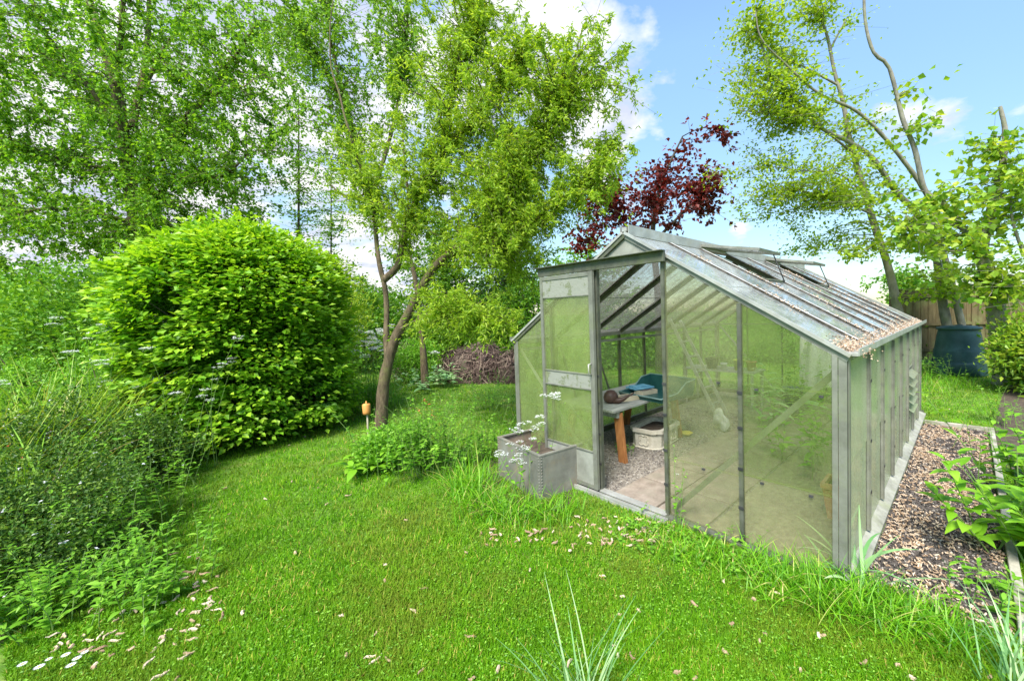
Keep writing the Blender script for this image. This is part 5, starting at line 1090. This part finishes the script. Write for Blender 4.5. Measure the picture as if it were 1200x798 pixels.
# tank plants
tkc = gw(0, 0); tkp = np.array(tk.location) + np.array([math.cos(angT) * .25 - math.sin(angT) * .35, math.sin(angT) * .25 + math.cos(angT) * .35, 0])
herb('cow_parsley', 'cow parsley with white heads growing up out of the metal tank', 'wildflower', tkp, 6, .88, .10, LM_herb, .07, .4, 5, 'cow parsley plants', .22, 18, us=.045, sr=.003)
herb('cow_parsley', 'cow parsley leaning across the front face of the metal tank', 'wildflower', B_(612, 588), 5, .60, .12, LM_herb, .08, .4, 8, 'cow parsley plants', .3, 14, us=.034, sr=.003)
for px, py, n_, L_s, lab in ((548, 575, 260, .46, 'tall grass tussock left of the metal tank'), (570, 596, 200, .38, 'grass tussock at the left front corner of the tank'), (600, 606, 260, .26, 'grass tussock under the tank front face'), (650, 604, 240, .26, 'grass tussock at the right front face of the tank'), (835, 655, 260, .17, 'grass tussock against the front glass left of the glazing bar'), (925, 690, 300, .16, 'low grass tussock against the corner pane glass'), (755, 620, 160, .10, 'thin grass tussock in front of the threshold'), (900, 680, 320, .24, 'grass tussock against the front glass near the corner post'), (960, 700, 420, .30, 'thick grass tussock at the greenhouse corner'), (1020, 715, 380, .26, 'grass tussock at the near end of the gravel path'), (1090, 745, 320, .22, 'grass tussock right of the path end'), (790, 635, 200, .14, 'short tussock below the doorway post'), (1092, 452, 300, .55, 'tall grass clump between the greenhouse and the compost bin')):
    strap('grass_tussock', lab, 'grass tussock', B_(px, py), n_, L_s, .0065, LM_tall, .11 if px != 1092 else .5, .9, 'grass tussocks', 1.3, 5)
strap('iris_leaves', 'dark green strap leaves arching by the greenhouse corner post onto the gravel', 'plant', B_(1003, 684), 20, .50, .026, LM_glauc, .05, .7, None, 1.2)
strap('daffodil_leaves', 'clump of tall pale blue-green daffodil leaves at the bottom centre', 'plant', D(690, 800, 1.62) , 60, .50, .0095, LM_glauc, .07, .3, None, 2.2, 8)
strap('daffodil_leaves', 'daffodil leaf clump at the bottom right corner', 'plant', D(1188, 800, 1.70), 36, .46, .010, LM_glauc, .06, .4, None, 1.9, 8)
herb('climbing_weed', 'thin stemmed weed against the glass right of the doorway', 'weed', gw(XD1 + .12, -.08), 3, .62, .02, LM_herb, .045, .55, 12, tilt=.14, umb=2, us=.012)
for px, py, lab in ((815, 640, 'broad leaf weeds at the doorway post'), (745, 628, 'low leafy weeds in front of the threshold'), (870, 662, 'low weeds at the foot of the glazing bar'), (600, 600, 'leafy weeds at the tank foot')):
    herb('weed_clump', lab, 'weed', B_(px, py), 18, .13, .12, LM_herb, .05, .55, 7, 'low weeds along the greenhouse front', .6)
# ---- right bed
p = B_(1215, 660); herb('lily_clump', 'tall clump of broad lance shaped leaves leaning over the path from the right edge', 'plant', p, 20, .82, .14, LM_broad, .26, .32, 15, tilt=.3, sr=.006)
p = B_(1200, 590); herb('lily_clump', 'broad lance leaved clump just behind the nearest one at the right edge', 'plant', p, 12, .85, .12, LM_broad, .22, .32, 13, tilt=.2, sr=.006)
p = B_(1190, 540); herb('weed_clump', 'upright thin stemmed weeds behind the broad leaved plant', 'weed', p, 14, .75, .18, LM_herb, .09, .3, 12, 'right bed weeds')
p = B_(1190, 500); herb('weed_clump', 'leafy weeds at the far end of the right bed', 'weed', p, 20, .5, .25, LM_herb, .09, .3, 12, 'right bed weeds')
p = B_(1188, 716); herb('weed_clump', 'low leafy weeds at the near end of the right edging board', 'weed', p, 18, .25, .12, LM_herb, .09, .35, 10, 'right bed weeds')
p = D(1236, 470, 7.0); bush('laurel_shrub', 'dark centred shrub with lime young leaves right of the compost bin', 'shrub', (p[0], p[1], .72), (.80, .7, .75), 5000, LM_maple, .10, .5, .75, 30, None, 220, .16)
p = D(1240, 470, 7.2); bush('laurel_shrub', 'very dark leafy interior of the lime leaved shrub at the right edge', 'shrub', (p[0], p[1], .6), (.75, .6, .62), 7000, LM_dark, .08, .5, .6, 30, None, 200, .16)  # dark leaf mass filling the interior of the lime leaved shrub
p = D(1085, 440, 8.8); herb('nettle_patch', 'leafy weeds between greenhouse and compost bin', 'weed', p, 26, .6, .25, LM_herb, .1, .4, 12)
# ---- plants inside the greenhouse
def gherb(name, x, y, lab, **k):
    return herb(name, lab, 'plant', gw(x, y), **k)
gherb('tomato_plant', 1.85, 3.7, 'tall leafy tomato-like plant beside the white fleece', n=9, h=1.45, spread=.16, lm=LM_herb, ll=.15, lw=.4, per=24, tilt=.12)
gherb('artichoke', 1.75, 3.0, 'silvery jagged leaved plant behind the front glass', n=8, h=.95, spread=.10, lm=LM_glauc, ll=.32, lw=.25, per=10, tilt=.25)
gherb('tomato_plant', 2.55, 2.0, 'leafy green plant low behind the right front glass', n=12, h=.75, spread=.22, lm=LM_herb, ll=.16, lw=.4, per=16, tilt=.2)
gherb('tomato_plant', 2.7, 3.3, 'leafy green plants along the right side inside the greenhouse', n=16, h=.8, spread=.28, lm=LM_mid, ll=.14, lw=.4, per=16, tilt=.2)
for x, y, h_ in ((.47, 3.90, .3), (1.12, 4.0, .22), (.71, 3.85, .2)):
    o = herb('seedling', {.47: 'leafy seedlings in the black pot', 1.12: 'seedlings in the terracotta shelf pot', .71: 'seedlings in the small white pot'}[x] + ' on the back shelf', 'plant', gw(x, y), 9, h_, .04, LM_mid, .07, .5, 10); o.location.z = .80
herb('weed_clump', 'small weeds at the bench foot on the soil', 'weed', gw(.75, 1.0), 10, .16, .08, LM_herb, .05, .5, 6)

# ---- lawn grass
def inpoly(P, poly):
    x, y = P[:, 0], P[:, 1]; inside = np.zeros(len(P), bool); n = len(poly)
    for i in range(n):
        x1, y1 = poly[i][:2]; x2, y2 = poly[(i + 1) % n][:2]
        c = ((y1 > y) != (y2 > y)) & (x < (x2 - x1) * (y - y1) / (y2 - y1 + 1e-12) + x1); inside ^= c
    return inside
excl = [[gw(-.01, -.07)[:2], gw(GW + .09, -.07)[:2], gw(GW + .09, GL_ + .03)[:2], gw(-.01, GL_ + .03)[:2]],
        [gw(GW, .10)[:2], gw(3.93, .14)[:2], gw(3.93, 4.5)[:2], gw(GW, 4.5)[:2]],
        [G(*p)[:2] for p in ((-260, 800), (-20, 700), (105, 650), (160, 630), (165, 610), (160, 565), (115, 470), (-160, 470))],
        [G(*p)[:2] for p in ((1165, 512), (1205, 590), (1235, 700), (1420, 700), (1420, 480), (1215, 440), (1175, 460))],
        [np.array(tk.location)[:2] + np.array([math.cos(angT) * u - math.sin(angT) * v, math.sin(angT) * u + math.cos(angT) * v]) for u, v in ((0, 0), (.55, 0), (.55, .8), (0, .8))]]
def scatter(n, ymin, ymax, pw):
    u = rg.random(n); y = (ymin ** (1 - pw) + u * (ymax ** (1 - pw) - ymin ** (1 - pw))) ** (1 / (1 - pw))
    x = rg.uniform(-1.5, 1.16, n) * y; P = np.stack([x, y, np.zeros(n)], 1)
    for e in excl: P = P[~inpoly(P, e)]
    return P
P = scatter(520000, 1.45, 16, 1.75); n = len(P)
pat = np.sin(P[:, 0] * 2.1 + 1) * np.sin(P[:, 1] * 1.7) * .5 + np.sin(P[:, 0] * 5.3 + P[:, 1] * 3.1) * .3
dist = P[:, 1]; L = (.034 + .009 * pat) * rg.uniform(.5, 1.4, n) * (1 + .08 * dist); th = rg.uniform(0, 6.28, n); tl_ = rg.uniform(.1, .9, n)
Dd = nz(np.stack([np.cos(th) * tl_, np.sin(th) * tl_, np.ones(n)], 1)); B = np.stack([np.cos(th) * .3, np.sin(th) * .3, -.25 * np.ones(n)], 1) * rg.uniform(.2, 1.2, (n, 1))
S = np.stack([-np.sin(th), np.cos(th), np.zeros(n)], 1)
V, F = ribbons(P, Dd, B, S, L, .0026 * (1 + .25 * dist) * rg.uniform(.7, 1.4, n), 2, 'blade')
worn = np.zeros(n)
for wx, wy, wr, wa in ((735, 625, .55, .75), (530, 600, .35, .5), (800, 640, .3, .4), (590, 625, .3, .4), (440, 640, .5, .25), (330, 690, .35, .3), (470, 735, .3, .3), (1000, 720, .4, .2), (560, 700, .3, .25)):
    g_ = G(wx, wy); worn = np.maximum(worn, wa * np.exp(-((P[:, 0] - g_[0]) ** 2 + (P[:, 1] - g_[1]) ** 2) / (wr * wr) * 1.4))
fine = np.sin(P[:, 0] * 13 + 2 * np.sin(P[:, 1] * 7)) * np.sin(P[:, 1] * 11 + 2 * np.sin(P[:, 0] * 6))
r_ = np.clip(rg.normal(.38, .2, n) + .16 * pat + .08 * fine + (rg.random(n) < .04 + worn * .42) * .55, 0, 1)
tag(npmesh('lawn_grass', V, F, LM_grass, rnd=np.repeat(r_, 2)), 'short bright green mown grass of the lawn', 'grass', kind='stuff')
# clover / moss leaves low in the lawn
P = scatter(60000, 1.45, 9, 1.6); n = len(P); P[:, 2] = rg.uniform(.008, .03, n)
V, F = leaves(P, rdir(n, .2), np.tile([0, 0, 1.], (n, 1)) + rg.normal(size=(n, 3)) * .4, .012 * rg.uniform(.7, 1.5, n), .010, .1)
tag(npmesh('clover', V, F, LM_herb, rnd=rg.random(n)), 'small clover leaves low among the lawn grass', 'clover', kind='stuff')
# ---- fallen catkins on the lawn and the path
def catkins(name, P, label, L=.055, W=.014):
    n = len(P); ps = []
    for p in P:
        a = rg.uniform(0, 6.28); l = L * rg.uniform(.45, 1.3); c = rg.normal() * .6; s = np.linspace(-.5, .5, 5)
        pt = p + np.stack([np.cos(a + c * s) * l * s, np.sin(a + c * s) * l * s, .004 * np.sin(s * 9)], 1); ps.append((pt, W * rg.uniform(.4, .7) * np.array([.3, .9, 1, .85, .3])))
    V, F = tubes_np(ps, 5); o = npmesh(name, V, F, M_cat, rnd=np.repeat(rg.random(n), 20)); tag(o, label, 'catkins', kind='stuff')
P = scatter(900, 1.5, 7, 1.3); P = P[rg.random(len(P)) < .22]; P[:, 2] = .022
ex2 = [G(240 + rg.normal() * 14, 690 + rg.normal() * 22, .024) for _ in range(30)] + [G(rg.uniform(60, 230), 745 + rg.normal() * 22, .024) for _ in range(40)] + [G(735 + rg.normal() * 32, 622 + rg.normal() * 10, .018) for _ in range(60)] + [G(rg.uniform(560, 680), 625 + rg.normal() * 8, .04) for _ in range(26)]
catkins('fallen_catkins', np.vstack([P, np.array(ex2)]), 'dry tan catkins scattered over the lawn')
n = 5200; q = np.stack([rg.uniform(GW + .1, 3.92, n), rg.uniform(.05, 4.48, n)], 1)
pt_ = np.sin(q[:, 0] * 9 + q[:, 1] * 3) + np.sin(q[:, 1] * 6.5 + 1) * .8 + (3.55 - q[:, 0]) * 1.2
q = q[rg.random(n) < np.clip(.55 + .28 * pt_, .12, 1)]
P = np.array([gw(a, b, .018) for a, b in q]); P[:, 2] += rg.random(len(P)) * .012
catkins('path_catkins', P, 'pinkish tan catkins thick on the gravel path', .034, .0085)
n = 15000; q = np.stack([rg.uniform(GW + .09, 3.93, n), rg.uniform(.0, 4.5, n)], 1); P = np.array([gw(a, b, .012) for a, b in q])
M_gr2 = attrsurf('gravel chips', [(0, (.03, .026, .024)), (.5, (.10, .085, .078)), (.85, (.22, .19, .17)), (1, (.45, .42, .38))])
litter('gravel_chips', P, M_gr2, .018, 'dark stone chips of the gravel path', 1.2, wfac=.8, rise=.4)
n = 9000; q = np.stack([rg.uniform(.05, 1.36, n), rg.uniform(.05, 3.5, n)], 1); P = np.array([gw(a, b, .012) for a, b in q])
M_gr3 = attrsurf('soil crumbs', [(0, (.08, .07, .065)), (.6, (.22, .20, .18)), (1, (.45, .42, .38))])
litter('soil_crumbs', P, M_gr3, .016, 'loose grey soil crumbs on the greenhouse floor', 1.2, wfac=.8, rise=.4)
# ---- daisies
for k, (px, py, sz, lab) in enumerate(((26, 778, 1.1, 'white daisy furthest left at the bottom edge'), (46, 781, 1.25, 'larger white daisy second from the left at the bottom edge'), (57, 772, .8, 'small white daisy between the two daisy clusters'), (77, 767, 1.1, 'upper white daisy of the cluster left of the catkins'), (90, 771, 1.1, 'white daisy at the upper right of the daisy cluster'), (83, 779, 1.2, 'lowest white daisy of the cluster'), (99, 764, .9, 'white daisy furthest right of the group'), (176, 697, .8, 'lone white daisy at the bed edge'))):
    p = G(px, py, .07); o = empty('daisy', (p[0], p[1], 0), lab, 'flower', 'white daisies by the left bed')
    h = .07; n = 16; th = np.arange(n) * 2 * np.pi / n; r0 = .014 * sz
    V, F = leaves(np.tile([0, 0, h], (n, 1)) + np.stack([np.cos(th), np.sin(th), 0 * th], 1) * .003, np.stack([np.cos(th), np.sin(th), .15 + 0 * th], 1), np.tile([0, 0, 1.], (n, 1)), r0, r0 * .45, .03)
    npmesh('petals', V, F, LM_white, o, rnd=rg.random(n)).name = 'petal_ring'
    MB().lathe([(0, h - .001), (.0045 * sz, h), (.004 * sz, h + .003), (0, h + .004)], n=10).build('flower_centre', M_yel, o)
    MB().tube([(0, 0, 0), (.003, 0, h * .6), (0, 0, h)], .0009, 5).build('stem', M_stem, o)
